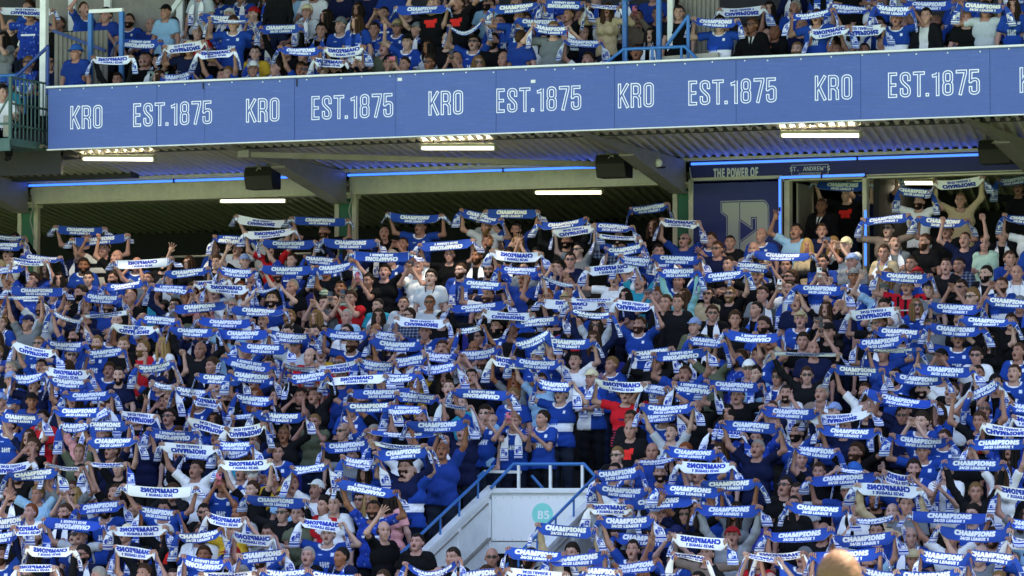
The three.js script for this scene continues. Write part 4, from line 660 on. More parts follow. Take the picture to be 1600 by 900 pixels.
const SHIRTS = { // name: [phrase, colour or texture drawing, long sleeves, weight among people without a note]
  royal: ['royal blue top', '#203b88', 0, 15], navy: ['navy top', '#141b3c', 0, 12], black: ['black top', '#101114', 0, 16], white: ['white T-shirt', '#e4e8ee', 0, 14], grey: ['grey top', '#6f757c', 0, 7], pale: ['pale grey T-shirt', '#b4bcc6', 0, 6], dark: ['dark long-sleeved jacket', '#17181c', 1, 13], track: ['navy tracksuit top', '#141c40', 1, 9], blackhood: ['black hoodie', '#0c0d10', 1, 9], palebl: ['light blue shirt', '#8db4d6', 0, 4], teal: ['turquoise T-shirt', '#2f93ad', 0, 1],
  mint: ['pale mint sweater', '#a9c4b4', 1, 0], mintcard: ['mint cardigan', '#86bdc4', 1, 0], red: ['red shirt', '#b5202a', 0, 1], yellow: ['yellow top', '#c9a634', 0, 0.5], pink: ['pink polo shirt', '#d99a9c', 0, 0.7], beige: ['beige jacket', '#b3a284', 1, 1], taupe: ['taupe sweater', '#7d7068', 1, 1], olive: ['olive T-shirt', '#5c6350', 0, 2], suit: ['black suit and tie', (c) => { c.fillStyle = '#0d0d10'; c.fillRect(0, 0, 128, 128); c.fillStyle = '#c9ccd2'; c.beginPath(); c.moveTo(54, fy(1.52)); c.lineTo(74, fy(1.52)); c.lineTo(64, fy(1.24)); c.fill(); c.fillStyle = '#0a0a0c'; c.fillRect(62, fy(1.5), 4, 42); }, 1, 0], jacket: ['dark jacket over a white T-shirt', (c) => { c.fillStyle = '#15161b'; c.fillRect(0, 0, 128, 128); c.fillStyle = '#d5d8dc'; c.fillRect(54, fy(1.52), 20, 90); }, 1, 1],
  hoodie: ['light grey hoodie', '#8e949c', 1, 1], vest: ['black vest over an aqua T-shirt', (c) => { c.fillStyle = '#121316'; c.fillRect(0, 0, 128, 128); c.fillStyle = '#3fa6c8'; c.fillRect(54, fy(1.52), 20, 90); }, 0, 0],
  kit: ['blue football shirt', (c) => { c.fillStyle = BLUE; c.fillRect(0, 0, 128, 128); collar(c, '#eef2fa'); c.fillStyle = '#dfe7f6'; c.fillRect(fx(0.07), fy(1.38), 6, 8); c.fillRect(fx(-0.1), fy(1.36), 7, 2); tally(c, 56, fy(1.22), 1, '#eef2fa'); }, 0, 22],
  halved: ['blue and white halved football shirt', (c) => { c.fillStyle = BLUE; c.fillRect(0, 0, 128, 128); c.fillStyle = '#e9edf5'; c.fillRect(0, fy(1.2), 128, 80); c.fillStyle = BLUE; c.fillRect(64, fy(1.08), 34, 60); collar(c, '#eef2fa'); tally(c, 46, fy(1.22), 1.1, '#2a55c8'); c.fillStyle = '#e9edf5'; c.fillRect(fx(0.07), fy(1.38), 5, 7); }, 0, 10],
  tally: ['white T-shirt with black tally marks', (c) => { c.fillStyle = '#e6eaf0'; c.fillRect(0, 0, 128, 128); collar(c, '#1a1a22'); tally(c, 56, fy(1.2), 1.25, '#0c0c0e'); }, 0, 0.6],
  rdblk: ['red and black striped shirt', (c) => { c.fillStyle = '#b0182a'; c.fillRect(0, 0, 128, 128); c.fillStyle = '#121216'; for (let i = 0; i < 9; i++) c.fillRect(i * 14 + 4, 20, 5, 108); c.fillStyle = '#d8dade'; c.fillRect(52, fy(1.28), 24, 3); }, 0, 0],
  redlow: ['bright red shirt with striped lower half', (c) => { c.fillStyle = '#c8202c'; c.fillRect(0, 0, 128, 128); c.fillStyle = '#1a1626'; c.fillRect(0, fy(1.12), 128, 80); c.fillStyle = '#c83a52'; for (let i = 0; i < 9; i++) { c.save(); c.translate(0, fy(1.1) + i * 6); c.rotate(-0.08); c.fillRect(-5, 0, 140, 2.6); c.restore(); } c.fillStyle = '#2a2a5a'; c.fillRect(54, fy(1.27), 20, 4); }, 0, 0],
  bib: ['black top with red chest emblem', (c) => { c.fillStyle = '#121317'; c.fillRect(0, 0, 128, 128); c.fillStyle = '#e8322e'; c.fillRect(50, fy(1.34), 28, 10); c.fillRect(54, fy(1.28), 20, 12); c.fillRect(70, fy(1.36), 8, 8); }, 0, 3],
  stripe: ['green and cream striped T-shirt', (c) => { c.fillStyle = '#b9bda4'; c.fillRect(0, 0, 128, 128); c.fillStyle = '#4f6a58'; for (let i = 0; i < 20; i++) c.fillRect(0, i * 7, 128, 2.4); }, 0, 0], striped: ['black and white striped polo shirt', (c) => { c.fillStyle = '#d8d6d0'; c.fillRect(0, 0, 128, 128); c.fillStyle = '#15151a'; c.fillRect(0, fy(1.42), 128, 12); c.fillRect(0, fy(1.25), 128, 12); c.fillStyle = '#a82020'; c.fillRect(58, fy(1.5), 12, 14); }, 0, 0],
  pattern: ['speckled blue football shirt', (c) => { c.fillStyle = '#2440a0'; c.fillRect(0, 0, 128, 128); const r = rng(8); for (let i = 0; i < 240; i++) { c.fillStyle = r() < 0.5 ? '#8ea2da' : '#16276e'; c.fillRect(r() * 128, r() * 128, 2, 4); } c.fillStyle = '#eef2fa'; c.fillRect(48, fy(1.28), 32, 5); }, 0, 5], check: ['dark checked shirt', (c) => { c.fillStyle = '#27304a'; c.fillRect(0, 0, 128, 128); c.fillStyle = 'rgba(190,200,220,0.45)'; for (let i = 0; i < 16; i++) { c.fillRect(i * 8, 0, 2, 128); c.fillRect(0, i * 8, 128, 2); } }, 1, 1],
};
const MATS = new Map(), cached = (k, make) => { if (!MATS.has(k)) MATS.set(k, make()); return MATS.get(k); };
const weave = noiseTex(128, 128, 0.5, 0.9, 55, [16, 64, 128]);
const shirtMat = (n) => cached('s' + n, () => { const v = SHIRTS[n][1]; return typeof v === 'string' ? new THREE.MeshPhysicalMaterial({ color: v, roughness: 0.9, specularIntensity: 0.25, bumpMap: weave, bumpScale: 0.004 }) : new THREE.MeshPhysicalMaterial({ map: shirtTex(v), roughness: 0.9, specularIntensity: 0.25, bumpMap: weave, bumpScale: 0.004 }); });
const skinMat = (i) => cached('k' + i, () => new THREE.MeshPhysicalMaterial({ color: SKIN[i], roughness: 0.5, vertexColors: true, sheen: 0.15, sheenRoughness: 0.5 }));
const plain = (hex, r = 0.8) => cached('p' + hex + r, () => new THREE.MeshPhysicalMaterial({ color: hex, roughness: r, specularIntensity: r > 0.5 ? 0.3 : 1 }));
const CAPC = { cap_cream: ['cream cap', '#cfc6a8'], cap_navy: ['navy cap', '#151d48'], cap_black: ['black cap', '#101013'], cap_white: ['white cap', '#d8dce0'], cap_grey: ['grey cap', '#6c7178'], cap_red: ['red cap', '#9c1c24'], cap_beige: ['beige cap', '#a39878'], cap_check: ['checked blue cap', '#7f93c4'], hat: ['blue bucket hat', '#2c5aa8'] };
// ---------------------------------------------------------------- who stands where: one line per row of the stand
// L = lower tier, U = upper tier, then the row. People along it, split by ;  A held scarf is B/b (blue side, b = upside down), W/w (white side), f/g (folded narrow), V (sagging):
// place along the row, height above the step, half the width between the hands and slope, all in centimetres. Others: what they do, place, height of the head. After /: shirt and looks.
const ROWS = `L-5:g-122,203,31,2;g153,200,41,5/dark;B231,203,29,3;B297,196,36,0;w570,207,43,-12;B658,205,24,0;B1067,210,39,3
L-4:down-190,160;W-147,202,38,-2;down-86,160;W-20,196,33,-6/royal;down23,160;b81,185,37,-2;W123,166,40,1;B159,192,37,9;down322,160;V398,182,42,5;B464,170,36,3;B539,196,39,0;B593,192,38,1/black;B674,183,36,10;g745,192,26,-8;g839,192,28,0;g862,199,30,9;B940,197,44,3;B992,175,32,0;B1064,196,29,-10;B1127,196,29,-1
L-3:B-278,188,35,2*;W-224,199,24,11*;down-153,160;W-61,201,40,4*;B27,191,33,1*;down68,160;W111,187,34,-10;down178,160;down227,160;down384,160;clap438,160;down491,160;B548,198,41,0;B630,216,39,1*;one686,160;W729,184,41,0/taupe*;crossed796,160;B856,194,44,2*;B941,189,42,5;down998,160;B1083,198,49,0;W1146,183,30,-1
L-2:B-302,179,32,11;down-272,141/royal bald;down-207,156/royal glasses*;b-200,174,49,0;down-131,160*;B-71,191,32,-2*;down-19,160;W31,183,37,-1;down81,160;W169,176,36,0/kit*;side249,165/black bald*;down297,150/black*;W576,200,29,0*;B619,157,44,-1/bib*;phone659,160;B734,202,45,0/hoodie cap_red*;B854,197,40,-6*;f925,184,33,3;down968,160;B1022,188,52,0;down1075,160;B1130,178,32,0
L-1:one-324,160;crossed-268,160;B-204,169,41,4*;down-161,160;W-116,195,55,-2;down-55,160;down-2,160;B65,177,49,0;crossed86,159/olive*;down126,170/red*;down141,175/white;b198,196,47,-25*;B563,193,40,0;B610,176,52,3;one641,159/navy glasses*;B654,192,43,0;B710,207,41,1*;down789,171/black glasses*;down875,179/white*;W920,193,43,-3*;down939,175/grey*;crossed1026,160*;W1097,190,36,0
L0:down-402,160*;B-356,188,39,3/palebl*;g-301,196,34,0/grey*;phone-297,156/kit blond glasses;g-234,202,36,0/black*;cup-145,160;phone-67,173/kit cap_navy*;W-21,207,42,2*;down22,138/dark;down39,171/palebl;B75,196,30,1*;down142,149/black glasses*;one156,145/white blond*;back189,140/pink long*;B526,188,36,3;W647,202,41,-2*;down749,168/black glasses*;down766,160/pale*;B835,178,50,2*;down873,148/black beard*;W909,184,24,-2;B1006,203,41,0/dark*;down1083,160
L1:down-483,160;w-432,173,41,3*;down-382,160*;down-332,160;B-271,212,38,1/black*;w-149,196,47,-1/white*;B-78,204,30,-7*;down-61,155/kit cap_grey neck*;phone-27,152/yellow;B111,178,31,-1*;g172,198,46,-3;B178,188,45,1/halved bald*;down481,160;f546,175,33,1*;B601,188,41,-4/kit;B769,190,31,-4/black*;down814,153/black;f817,162,28,-3;down899,163/halved beard*;clap943,160*;B1019,203,41,1*
L2:cup-455,170/black;B-378,206,19,9/olive*;B-326,209,46,-1*;b-217,191,40,-1/black*;b-174,161,33,-1*;B-116,166,28,1;w-101,197,37,6;crossed-62,161/kit;B55,173,42,1*;f137,189,54,-8*;B192,206,45,10*;down453,155/bib glasses;down504,160;phone552,160;down602,160;B655,195,45,-2*;down716,143/navy*;B793,189,46,-3/black beard*;B887,176,43,-2/kit*;down953,160*;w1006,190,35,-1*
L3:B-507,189,40,-1*;B-417,204,41,-2;B-380,193,22,13;w-311,189,33,0*;down-259,160;w-198,173,38,-17;f-135,188,32,2;B-91,190,40,-2*;down4,164/black bald glasses*;B51,204,36,1*;b111,199,30,0*;crossed164,151/white shorts*;g189,205,27,-22*;down442,164/bib bald*;B501,202,38,4*;g591,158,32,-3*;up625,147/pattern beard*;B684,189,46,0*;w752,182,49,3*;phone861,172/kit;down892,146/kit*;up941,180/bib bun;W1021,174,32,0
L4:down-586,147/kit*;down-528,160*;B-441,202,41,1;down-368,160;one-317,160;W-243,185,27,-1;B-168,188,31,0;phone-80,151/olive*;down-21,174/kit;B36,203,56,5;B90,188,34,-1;down189,161/palebl*;b191,191,47,-8;phone200,139/black bald;phone234,149/kit neck*;clap278,154/kit*;down411,153/dark*;B460,159,36,1/kit bald*;b509,198,29,-1*;down556,160;cup620,164/navy*;down711,160;down759,160*;one809,154/navy glasses*;B812,179,51,-13/navy glasses;clap860,160*;B925,192,22,14*;B993,165,34,-2
L5:down-646,160;down-592,160;down-535,157/navy*;B-517,191,35,-1;phone-459,147/kit long;cup-367,156/navy neck;f-357,184,27,0;B-307,175,35,-3*;B-264,192,40,-1;B-215,196,37,-5;down-181,163/black beard;cup-139,163/black*;B-119,195,35,5*;W-41,189,50,2*;b22,200,39,-2;down97,180/black;down117,150/teal;down198,160;B273,180,34,-1/halved glasses*;W372,178,43,-3/redlow bald glasses*;B426,173,28,0/black;B541,174,45,-2/black*;cup613,160*;clap665,160*;B728,193,38,-3/white beard*;B812,182,42,-1*;B854,193,46,-2/tally*;phone917,171/black cap_black neck
L6:crossed-674,167/kit cap_check*;B-633,176,31,6;W-562,180,45,-3;down-486,179/navy beard;B-414,188,36,4*;down-382,144/kit bald;cup-317,158/kit cap_black;b-256,192,44,-13;f-172,180,31,-1;w-111,184,39,3*;B-45,187,32,-3;B9,192,29,3;B55,180,33,5;cup98,163/black;W167,188,31,0*;B210,186,39,-1*;crossed288,160*;b432,195,44,6/kit*;down530,170/navy cap_white neck glasses;down540,163/palebl*;down574,158/kit neck glasses;g617,191,51,-9/dark glasses*;f748,199,40,-2/kit beard glasses*;down816,160;crossed869,160*;down920,160*
L7:down-719,160;w-666,193,40,-19/kit;down-619,160;B-546,185,33,1*;up-445,143/navy long;down-367,160;down-292,142/bib;B-272,189,46,-5;down-203,173/red bald;down-154,160;cup-104,160;B-51,192,43,-1;B18,173,29,-1;phone58,167/pale;B82,177,38,2*;B168,196,30,18*;B230,191,43,-3/white*;clap288,154/kit*;B359,173,35,4*;B446,187,30,-1*;up487,161/pattern beard*;b516,196,46,-2/kit*;down600,178/navy bald*;B706,184,39,5*;phone791,158/black cap_black;down843,160;down904,165/kit
L8:phone-790,160;down-657,155/black glasses;B-655,174,38,-1;down-612,180/kit beard;down-564,169/black;down-531,164/red beard*;down-495,168/white blond neck;B-429,191,45,-5*;B-348,188,48,-2;B-264,182,42,0;down-223,145/yellow;b-170,184,42,0;B-106,182,26,-2;cup-88,148/pale;cup-19,157/dark;f33,186,23,7;phone60,156/navy cap_black;phone159,145/kit;f228,212,35,-12*;down397,160;cup504,160;down557,160*;phone597,172/black cap_black*;down662,160;B710,171,42,-2/kit beard*;B792,176,43,0/kit cap_grey*;B842,186,40,-6*
L9:down-837,160;down-759,147/kit glasses;f-697,191,31,-12*;g-629,193,43,2;w-576,173,43,-3/black cap_grey;B-532,185,37,-1*;phone-474,160;B-418,181,50,-2;clap-370,160;cup-317,160;phone-270,160;down-217,160;phone-166,160;w-83,175,46,-4;down10,146/navy glasses;down37,165/kit beard*;w64,183,47,-2;B110,173,45,1;down168,168/bib;g200,207,44,-1*;w270,195,33,-3*;down359,160;down423,169/dark*;down468,160;down526,167/kit cap_beige*;phone567,160*;w645,176,41,5;down650,161/dark;down726,160*;B771,182,43,-1;B848,189,37,-1*
L10:down-875,160;f-825,202,33,-8*;one-719,160;clap-662,160;down-615,160;crossed-567,160;B-504,180,50,5;down-461,160;B-400,172,49,-3;down-354,160;down-307,160;down-253,160;down-198,160;down-146,160;down-89,153/black cap_black*;B-24,173,48,2;down63,160;down104,150/bib glasses;W137,174,56,-4;down283,176/black;down302,176/dark*;down358,155/black neck glasses*;down429,160;down492,169/navy bald*;B539,189,41,0*;down559,161/navy bald*;cup631,160;down680,160;down767,179/dark glasses;down839,160
L11:down-917,160;B-846,190,52,-3*;down-762,160;B-721,176,39,-3;down-680,172/black bald;b-599,189,37,0;down-578,172/black;phone-547,175/pink;W-495,187,38,-1;f-424,184,28,2*;phone-329,158/grey neck;phone-314,162/grey beard*;phone-283,165/red*;down-236,153/teal neck;down-192,155/pale;down-146,156/pale glasses;B-46,183,41,-1;up55,161/black;f85,185,33,-38;cup109,145/black;crossed186,160*;phone239,160*;B281,201,37,-2/mintcard long*;crossed322,159/beige glasses*;B357,190,39,1/black beard glasses*;down410,159/grey neck*;phone453,166/white neck*;up553,147/kit beard*;one601,160;B641,183,46,-1/rdblk*;down675,162/grey cap_navy;phone726,163/black glasses;phone789,165/halved beard
L12:down-866,160*;crossed-815,160;B-723,173,43,6;phone-678,157/vest glasses;B-610,191,39,7;W-565,174,35,2;B-520,193,33,-1;B-427,194,49,0;down-427,161/black bald*;B-340,201,35,24/stripe*;phone-290,169/black*;down-180,180/pale lanyard;down-82,154/navy cap_black;B-18,183,40,-4*;down58,160;W136,181,44,4/white*;B179,201,30,-21/teal;B244,201,42,-13*;B373,180,37,-1*;down427,160;phone479,160*;down531,160*;crossed584,160;down632,160;down678,179/dark*;down741,160*;down789,160*
L13:B-1001,179,47,1;g-952,191,37,-1*;crossed-901,160;down-845,160;clap-796,160;W-733,188,62,6/grey;down-693,160;clap-588,160;down-539,160;down-492,160;B-402,183,36,-2*;b-298,191,55,-2/black*;phone-238,165/white bald*;down-162,160*;down-112,160;W-57,185,44,0;down-49,161/grey;phone6,160/kit;clap29,180/navy glasses;B130,191,36,4;B183,172,32,-10;down249,160;crossed298,160*;clap350,160;B393,173,51,-4;clap454,160;down502,160;down554,178/beige neck;down598,155/grey;down675,151/check*;clap755,159/royal*
L14:down-1061,160;B-971,175,39,-8;down-898,160;fist-836,173/black bald;cup-796,160;down-746,160;one-697,160;down-644,160;one-592,160;B-504,191,49,0*;down-432,160;B-392,190,48,-1*;crossed-321,160;clap-273,160;b-217,180,49,2*;down-167,160*;one-111,160;one-63,160;w12,198,38,7*;g86,183,40,-9;down149,160;down250,162/navy glasses;clap311,160;down401,163/beige blond*;phone445,165/black long*;phone466,163/white cap_cream;crossed546,165/grey neck*;down596,166/black beard*;up660,167/navy*;crossed691,161/mint*;down774,160
L15:B-1092,178,42,-2;down-951,160;one-904,159/striped bald*;B-902,182,59,6/black;down-689,160;b-646,176,38,-1;W-579,186,45,7*;down-436,160;down-386,160;phone-338,160;down-184,160;cup-130,160;B-42,190,47,2*;B50,179,39,-2;W164,185,35,0*;clap210,155/kit;clap243,149/dark*;down296,160;one355,165/palebl;down399,164/navy;B510,181,42,8/taupe glasses*;B607,176,45,-1/black*;down697,146/black neck*;B742,177,40,-1
L16:f-1123,166,38,-1;B-981,178,54,-2;w-631,188,53,-19;B-521,181,55,-3*;down-408,157/black bald;B-341,184,55,-3/kit*;B-220,181,41,-16/pale beard;B-166,187,50,-2*;B80,188,37,9*
L17:down-253,152/white;down345,161/suit*;B512,181,32,-3*;w582,195,42,3/beige*
L18:down234,157/suit*;B363,174,54,-2/bib bald*;W413,189,43,2/navy bald*;B657,176,37,3*
U0:sit-960,118*;stand-822,165/royal hat*;W-747,158,39,0/dark*;sit-671,118*;B-628,118,30,3*;w-611,166,42,10*;W-552,157,34,2*;sit-543,119/black*;sit-496,130/royal cap_white neck*;sit-455,128/navy neck*;sit-409,121/black neck*;B-403,160,41,-17/kit glasses*;sit-369,120/olive*;W-347,130,33,-2*;W-321,154,36,6*;sitphone-298,127/dark grey*;sit-252,126/navy cap_black*;sitphone-226,122/navy*;sitclap-180,123/navy glasses*;sitphone-133,128/royal bald*;sit-95,119/black long glasses*;sitclap-51,123/grey bald*;back-20,154/royal*;B36,169,37,-1/grey*;B92,145,33,-1/tally*;sit176,134/black*;B316,166,42,-3/halved*;stand370,158/suit glasses*;sit441,118*;f475,169,41,7/kit*;sit497,125/royal*;W504,143,35,2*;w550,152,40,-2/bib*;sit581,124/kit cap_navy*;B603,174,33,-3/halved*;stand651,160/jacket*;sit663,123/black cap_black*;stand714,154/black*;B744,169,38,-2*;sit745,122/navy glasses*;stand788,169/kit long*;sit824,118
U1:phone-1003,160*;sit-958,118*;sit-916,118*;sit-737,116/black*;b-732,144,41,-4;sit-712,112/mint neck;sitphone-670,121/black long;sit-628,100/taupe;sitphone-608,118/black*;sit-569,114/royal neck;f-568,170,41,-3/kit*;sit-530,118*;B-472,161,41,-1*;sit-443,111/black;sit-420,103/white cap_navy;down-342,160*;sit-296,117/olive cap_beige*;sitone-255,128/kit cap_black*;sit-216,116/pale long*;sit-184,127/black bald*;V-137,147,36,2/kit glasses*;sit-100,121/black beard*;B-54,172,44,8;B-12,146,39,-3*;b31,172,39,-2*;sit56,129/navy bald;g98,163,32,-3*;sit103,120/black cap_black*;sit170,118*;stand220,150/black*;w330,156,39,4*;sit366,101/dark bald;sitclap378,115/dark bald*;sit423,121/navy bald;B509,144,32,-4;sit549,118;sit593,118;B640,146,45,-5*;sit684,118;sit727,118;sit774,118
U2:w-995,171,54,-3/pattern*;sit-929,118*;side-890,175/halved*;down-847,160/royal*;sitphone-831,125/black grey;down-733,160*;sit-675,135/red bald;B-620,156,48,-14;sit-549,108/navy neck*;sit-445,118;sit-409,137/kit cap_grey;sit-347,115/kit neck;sit-307,118*;sit-271,112/kit cap_grey neck*;B-253,154,55,-3;up-240,142/bib*;up-194,140/bib*;sit-122,118;sit-75,118;down-32,160;sit17,118/dark bald;sit65,113/tally bald;sitphone120,116/taupe*;sit154,118*;sit343,118;sit386,118;phone437,160;down481,160;crossed523,160;phone567,160;sit658,118;sit701,118;down751,160
U3:sit-1078,118;sit-1031,118;sit-983,118;sit-939,118;sit-894,118;sit-846,118*;sit-804,106/royal bald;sit-758,104/white;down-706,160*;sit-655,118;sit-608,118*;down-558,160*;sit-508,118;sit-472,103/black long;sit-413,118;sitphone-364,106/pattern;sit-320,98/black;sit-268,118;sit-220,118;sit-175,118;sit-126,118;sit-83,118;sit18,118;sit69,118;sit117,118;sit167,118;sit360,118;sit408,118
U4:sit-1086,118;phone-1038,160;sit-987,118;sit-944,118;sit-901,118;sit-855,118;phone-808,160;sit-761,118;sit-713,118;sit-667,118;sit-622,118;sit-571,118;sit-529,118;sit-479,118;sit-429,118;sit-383,118;down-255,160;down-211,160
U5:sit-1074,118;sit-1025,118;sit-974,118;phone-931,160`;
const ORDINAL = ['front', 'second', 'third', 'fourth', 'fifth', 'sixth', 'seventh', 'eighth', 'ninth', 'tenth', 'eleventh', 'twelfth', 'thirteenth', 'fourteenth', 'fifteenth', 'sixteenth', 'seventeenth', 'eighteenth', 'nineteenth', 'twentieth', 'twenty-first', 'twenty-second', 'twenty-third', 'twenty-fourth', 'twenty-fifth'];
const POSES = { // hands (right hand of the person first, at -x), grip
  down: [[[-0.27, 0.82, 0.1], [0.27, 0.82, 0.1]], 'fist', 'with arms down'], crossed: [[[0.13, 1.17, 0.2], [-0.12, 1.13, 0.22]], 'fist', 'with folded arms'], clap: [[[-0.03, 1.32, 0.34], [0.03, 1.32, 0.34]], 'clap', 'clapping'],
  phone: [[[-0.05, 1.58, 0.34], [0.05, 1.57, 0.34]], 'hold', 'filming with a phone'], up: [[[-0.36, 1.92, 0.1], [0.36, 1.95, 0.1]], 'fist', 'with both fists raised'], fist: [[[-0.3, 1.95, 0.14], [0.27, 0.85, 0.1]], 'fist', 'raising one fist'], one: [[[-0.28, 1.85, 0.25], [0.22, 1.0, 0.2]], 'open', 'raising one open hand'],
  cup: [[[-0.075, 1.57, 0.17], [0.075, 1.57, 0.17]], 'face', 'with hands cupped at the mouth'],
};
const PATTERN = {}; const looks = [];
const SHIRT_W = Object.entries(SHIRTS).flatMap(([k, v]) => Array(Math.round(v[3] * 2)).fill(k));
const people = [];
for (const line of ROWS.split('\n')) {
  const head = line.indexOf(':'), tier = line[0], row = +line.slice(1, head);
  for (const raw of line.slice(head + 1).split(';')) {
    const single = raw.endsWith('*'), [spot, note] = raw.replace('*', '').split('/'), m = /^([A-Za-z]+)(.*)$/.exec(spot), n = m[2].split(',').map((q) => +q / 100);
    people.push({ tier, row, single, code: m[1], x: n[0], h: n[1], hs: n[2], tl: n[3], note: note?.split(' ') });
  }
}
const crowd = new Map(); // what is drawn of the people past the three hundred that show largest
function massAdd(key, geo, m, matrix, color) { if (!crowd.has(key)) crowd.set(key, { geo, m, list: [] }); crowd.get(key).list.push([matrix, color]); }
const near = (list, v) => list.reduce((a, b) => (Math.abs(b - v) < Math.abs(a - v) ? b : a));
const holders = [], singles = [], scarves = [], phones = [];
const PHONE = new RoundedBoxGeometry(0.076, 0.155, 0.01, 1, 0.004);
people.forEach((p, index) => {
  const low = p.tier === 'L', floor = low ? LY(p.row) : UY(p.row), z = low ? LZ(p.row) : UZ(p.row);
  const isScarf = p.code.length === 1, pose0 = isScarf ? 'scarf' : p.code.replace(/^sit/, '') || 'down';
  let pose = pose0 === 'stand' ? 'down' : pose0, turn = rr(-0.22, 0.3);
  if (pose === 'back') { pose = 'down'; turn = 2.9; } else if (pose === 'side') { pose = 'one'; turn = 1.1; }
  const sit = p.code.startsWith('sit') || (isScarf && !low && p.h < 1.62);
  const note = p.note ?? [], ex = new Set(note.slice(1));
  const shirt = note[0] === 'hat' ? 'royal' : note[0] ?? pick(SHIRT_W);
  if (!p.note) { const q = R(); if (!isScarf && R() < 0.55) ex.add('neck'); if (R() < 0.14) ex.add('glasses'); if (q < 0.13) ex.add(pick(Object.keys(CAPC))); else if (q < 0.26) ex.add('bald'); else if (q < 0.42) ex.add('long'); else if (q < 0.62) ex.add('beard'); else if (q < 0.67) ex.add('grey'); }
  const female = ex.has('long') || ex.has('bun') || (ex.has('blond')), build = female ? 'f' : (ex.has('bald') && index % 2) || index % 8 === 0 ? 'b' : 'm';
  if (female && !ex.has('bun')) ex.add('long');
  const open = isScarf || pose === 'up' || pose === 'fist' || pose === 'cup' ? (R() < 0.7 ? 1 : 0) : R() < 0.25 ? 1 : 0;
  // pose, rounded to a few classes so that bodies are shared; the person's own scale makes up the rest
  let targets, hk, sy, sx = rr(0.95, 1.05), key, yawH = [-0.4, 0, 0.3][index % 3], pitchH = open ? -0.18 : 0.0;
  const dropped = sit ? -0.45 : 0;
  if (isScarf) {
    const hc = near(sit ? [1.0, 1.15, 1.3, 1.45, 1.58] : [1.5, 1.64, 1.78, 1.92, 2.04], p.h), wc = near([0.24, 0.33, 0.42, 0.52], p.hs), tc = near([-0.18, -0.06, 0.06, 0.18], p.tl);
    sy = clamp(p.h / hc, 0.93, 1.06); sx = clamp(p.hs / wc, 0.93, 1.07); yawH *= 0.6; turn *= 0.6;
    targets = [[-wc, hc - tc / 2, 0.17], [wc, hc + tc / 2, 0.17]]; hk = 'fist'; key = ['s', wc, hc, tc, sit, build, open, index % 3].join('|');
  } else {
    const q = POSES[pose]; hk = q[1]; targets = q[0].map(([x, y, zz]) => [x, y + dropped * (y < 0.9 ? 0.55 : 1), zz + (sit && y < 0.9 ? 0.15 : 0)]);
    if (pose === 'phone' || pose === 'cup') { yawH = 0; if (pose === 'cup') hk = 'face'; }
    sy = clamp(p.h / (sit ? 1.17 : 1.61), 0.93, 1.07); key = [pose, sit, build, open, index % 3].join('|');
  }
  const T = template(key, build, sit, targets, hk, yawH, pitchH, open);
  const M4 = new THREE.Matrix4().compose(V3(p.x, floor, z), new THREE.Quaternion().setFromEuler(new THREE.Euler(0, turn, 0)), V3(sx, sy, (sx + 1) / 2));
  const skin = shirt === 'suit' ? 7 : R() < 0.05 ? 6 : Math.floor(R() * 6);
  const hairName = ex.has('blond') ? 'blond' : ex.has('grey') ? 'grey' : pick(['black', 'black', 'brown', 'brown', 'dark', 'dark', 'dark', 'fair', R() < 0.3 ? 'ginger' : 'brown']);
  const capKey = Object.keys(CAPC).find((k) => ex.has(k)), hairKind = capKey ? (female ? 'long' : 'crop') : ex.has('bald') ? (R() < 0.5 ? 'fringe' : null) : ex.has('bun') ? 'bun' : female ? 'long' : pick(['short', 'short', 'crop', 'full']);
  const [phrase, , longS] = SHIRTS[shirt], legCol = ex.has('shorts') ? '#a4947a' : pick(['#10131b', '#141a2c', '#1b2540', '#15161a', '#232b3c', '#2b2a28']);
  const pieces = [['shirt', T.shirt(longS), shirtMat(shirt), null], [ex.has('shorts') ? 'shorts' : 'trousers', legwear(build, sit, ex.has('shorts')), plain(legCol, 0.85), null], ['shoes', sit ? SHOES_SIT : SHOES, plain('#1a1a1c'), null]];
  if (hairKind) pieces.push(['hair', headwear(build, open, hairKind), plain(HAIRC[hairName], 0.7), T.headM]);
  if (ex.has('beard')) pieces.push(['beard', headwear(build, open, 'beard'), plain(HAIRC[hairName === 'blond' ? 'fair' : hairName], 0.85), T.headM]);
  if (capKey) pieces.push(['cap', headwear(build, open, capKey === 'hat' ? 'hat' : 'cap'), plain(CAPC[capKey][1], 0.8), T.headM]);
  if (ex.has('glasses')) pieces.push(['sunglasses', headwear(build, open, 'glasses'), plain('#08080a', 0.25), T.headM]);
  const neckType = R() < 0.55 ? 'B' : 'W';
  if (ex.has('neck')) pieces.push(['neck_scarf', neckScarf(T, neckType), scarfMat, null]);
  if (ex.has('lanyard')) { pieces.push(['lanyard', cached('lan' + T.dy, () => merge([bar([-0.08, 1.48 + T.dy, 0.06], [-0.01, 1.18 + T.dy, 0.165], 0.014, 0.006), bar([0.08, 1.48 + T.dy, 0.06], [0.01, 1.18 + T.dy, 0.165], 0.014, 0.006)])), plain('#10131b'), null]); pieces.push(['badge', cached('bad' + T.dy, () => box(0.07, 0.1, 0.006, 0, 1.12 + T.dy, 0.175)), plain('#dfe4ea'), null]); }
  const pos = V3(p.x, floor + p.h, z), col = columnOf(pos), rowWord = low ? ORDINAL[p.row + 6] : ORDINAL[p.row];
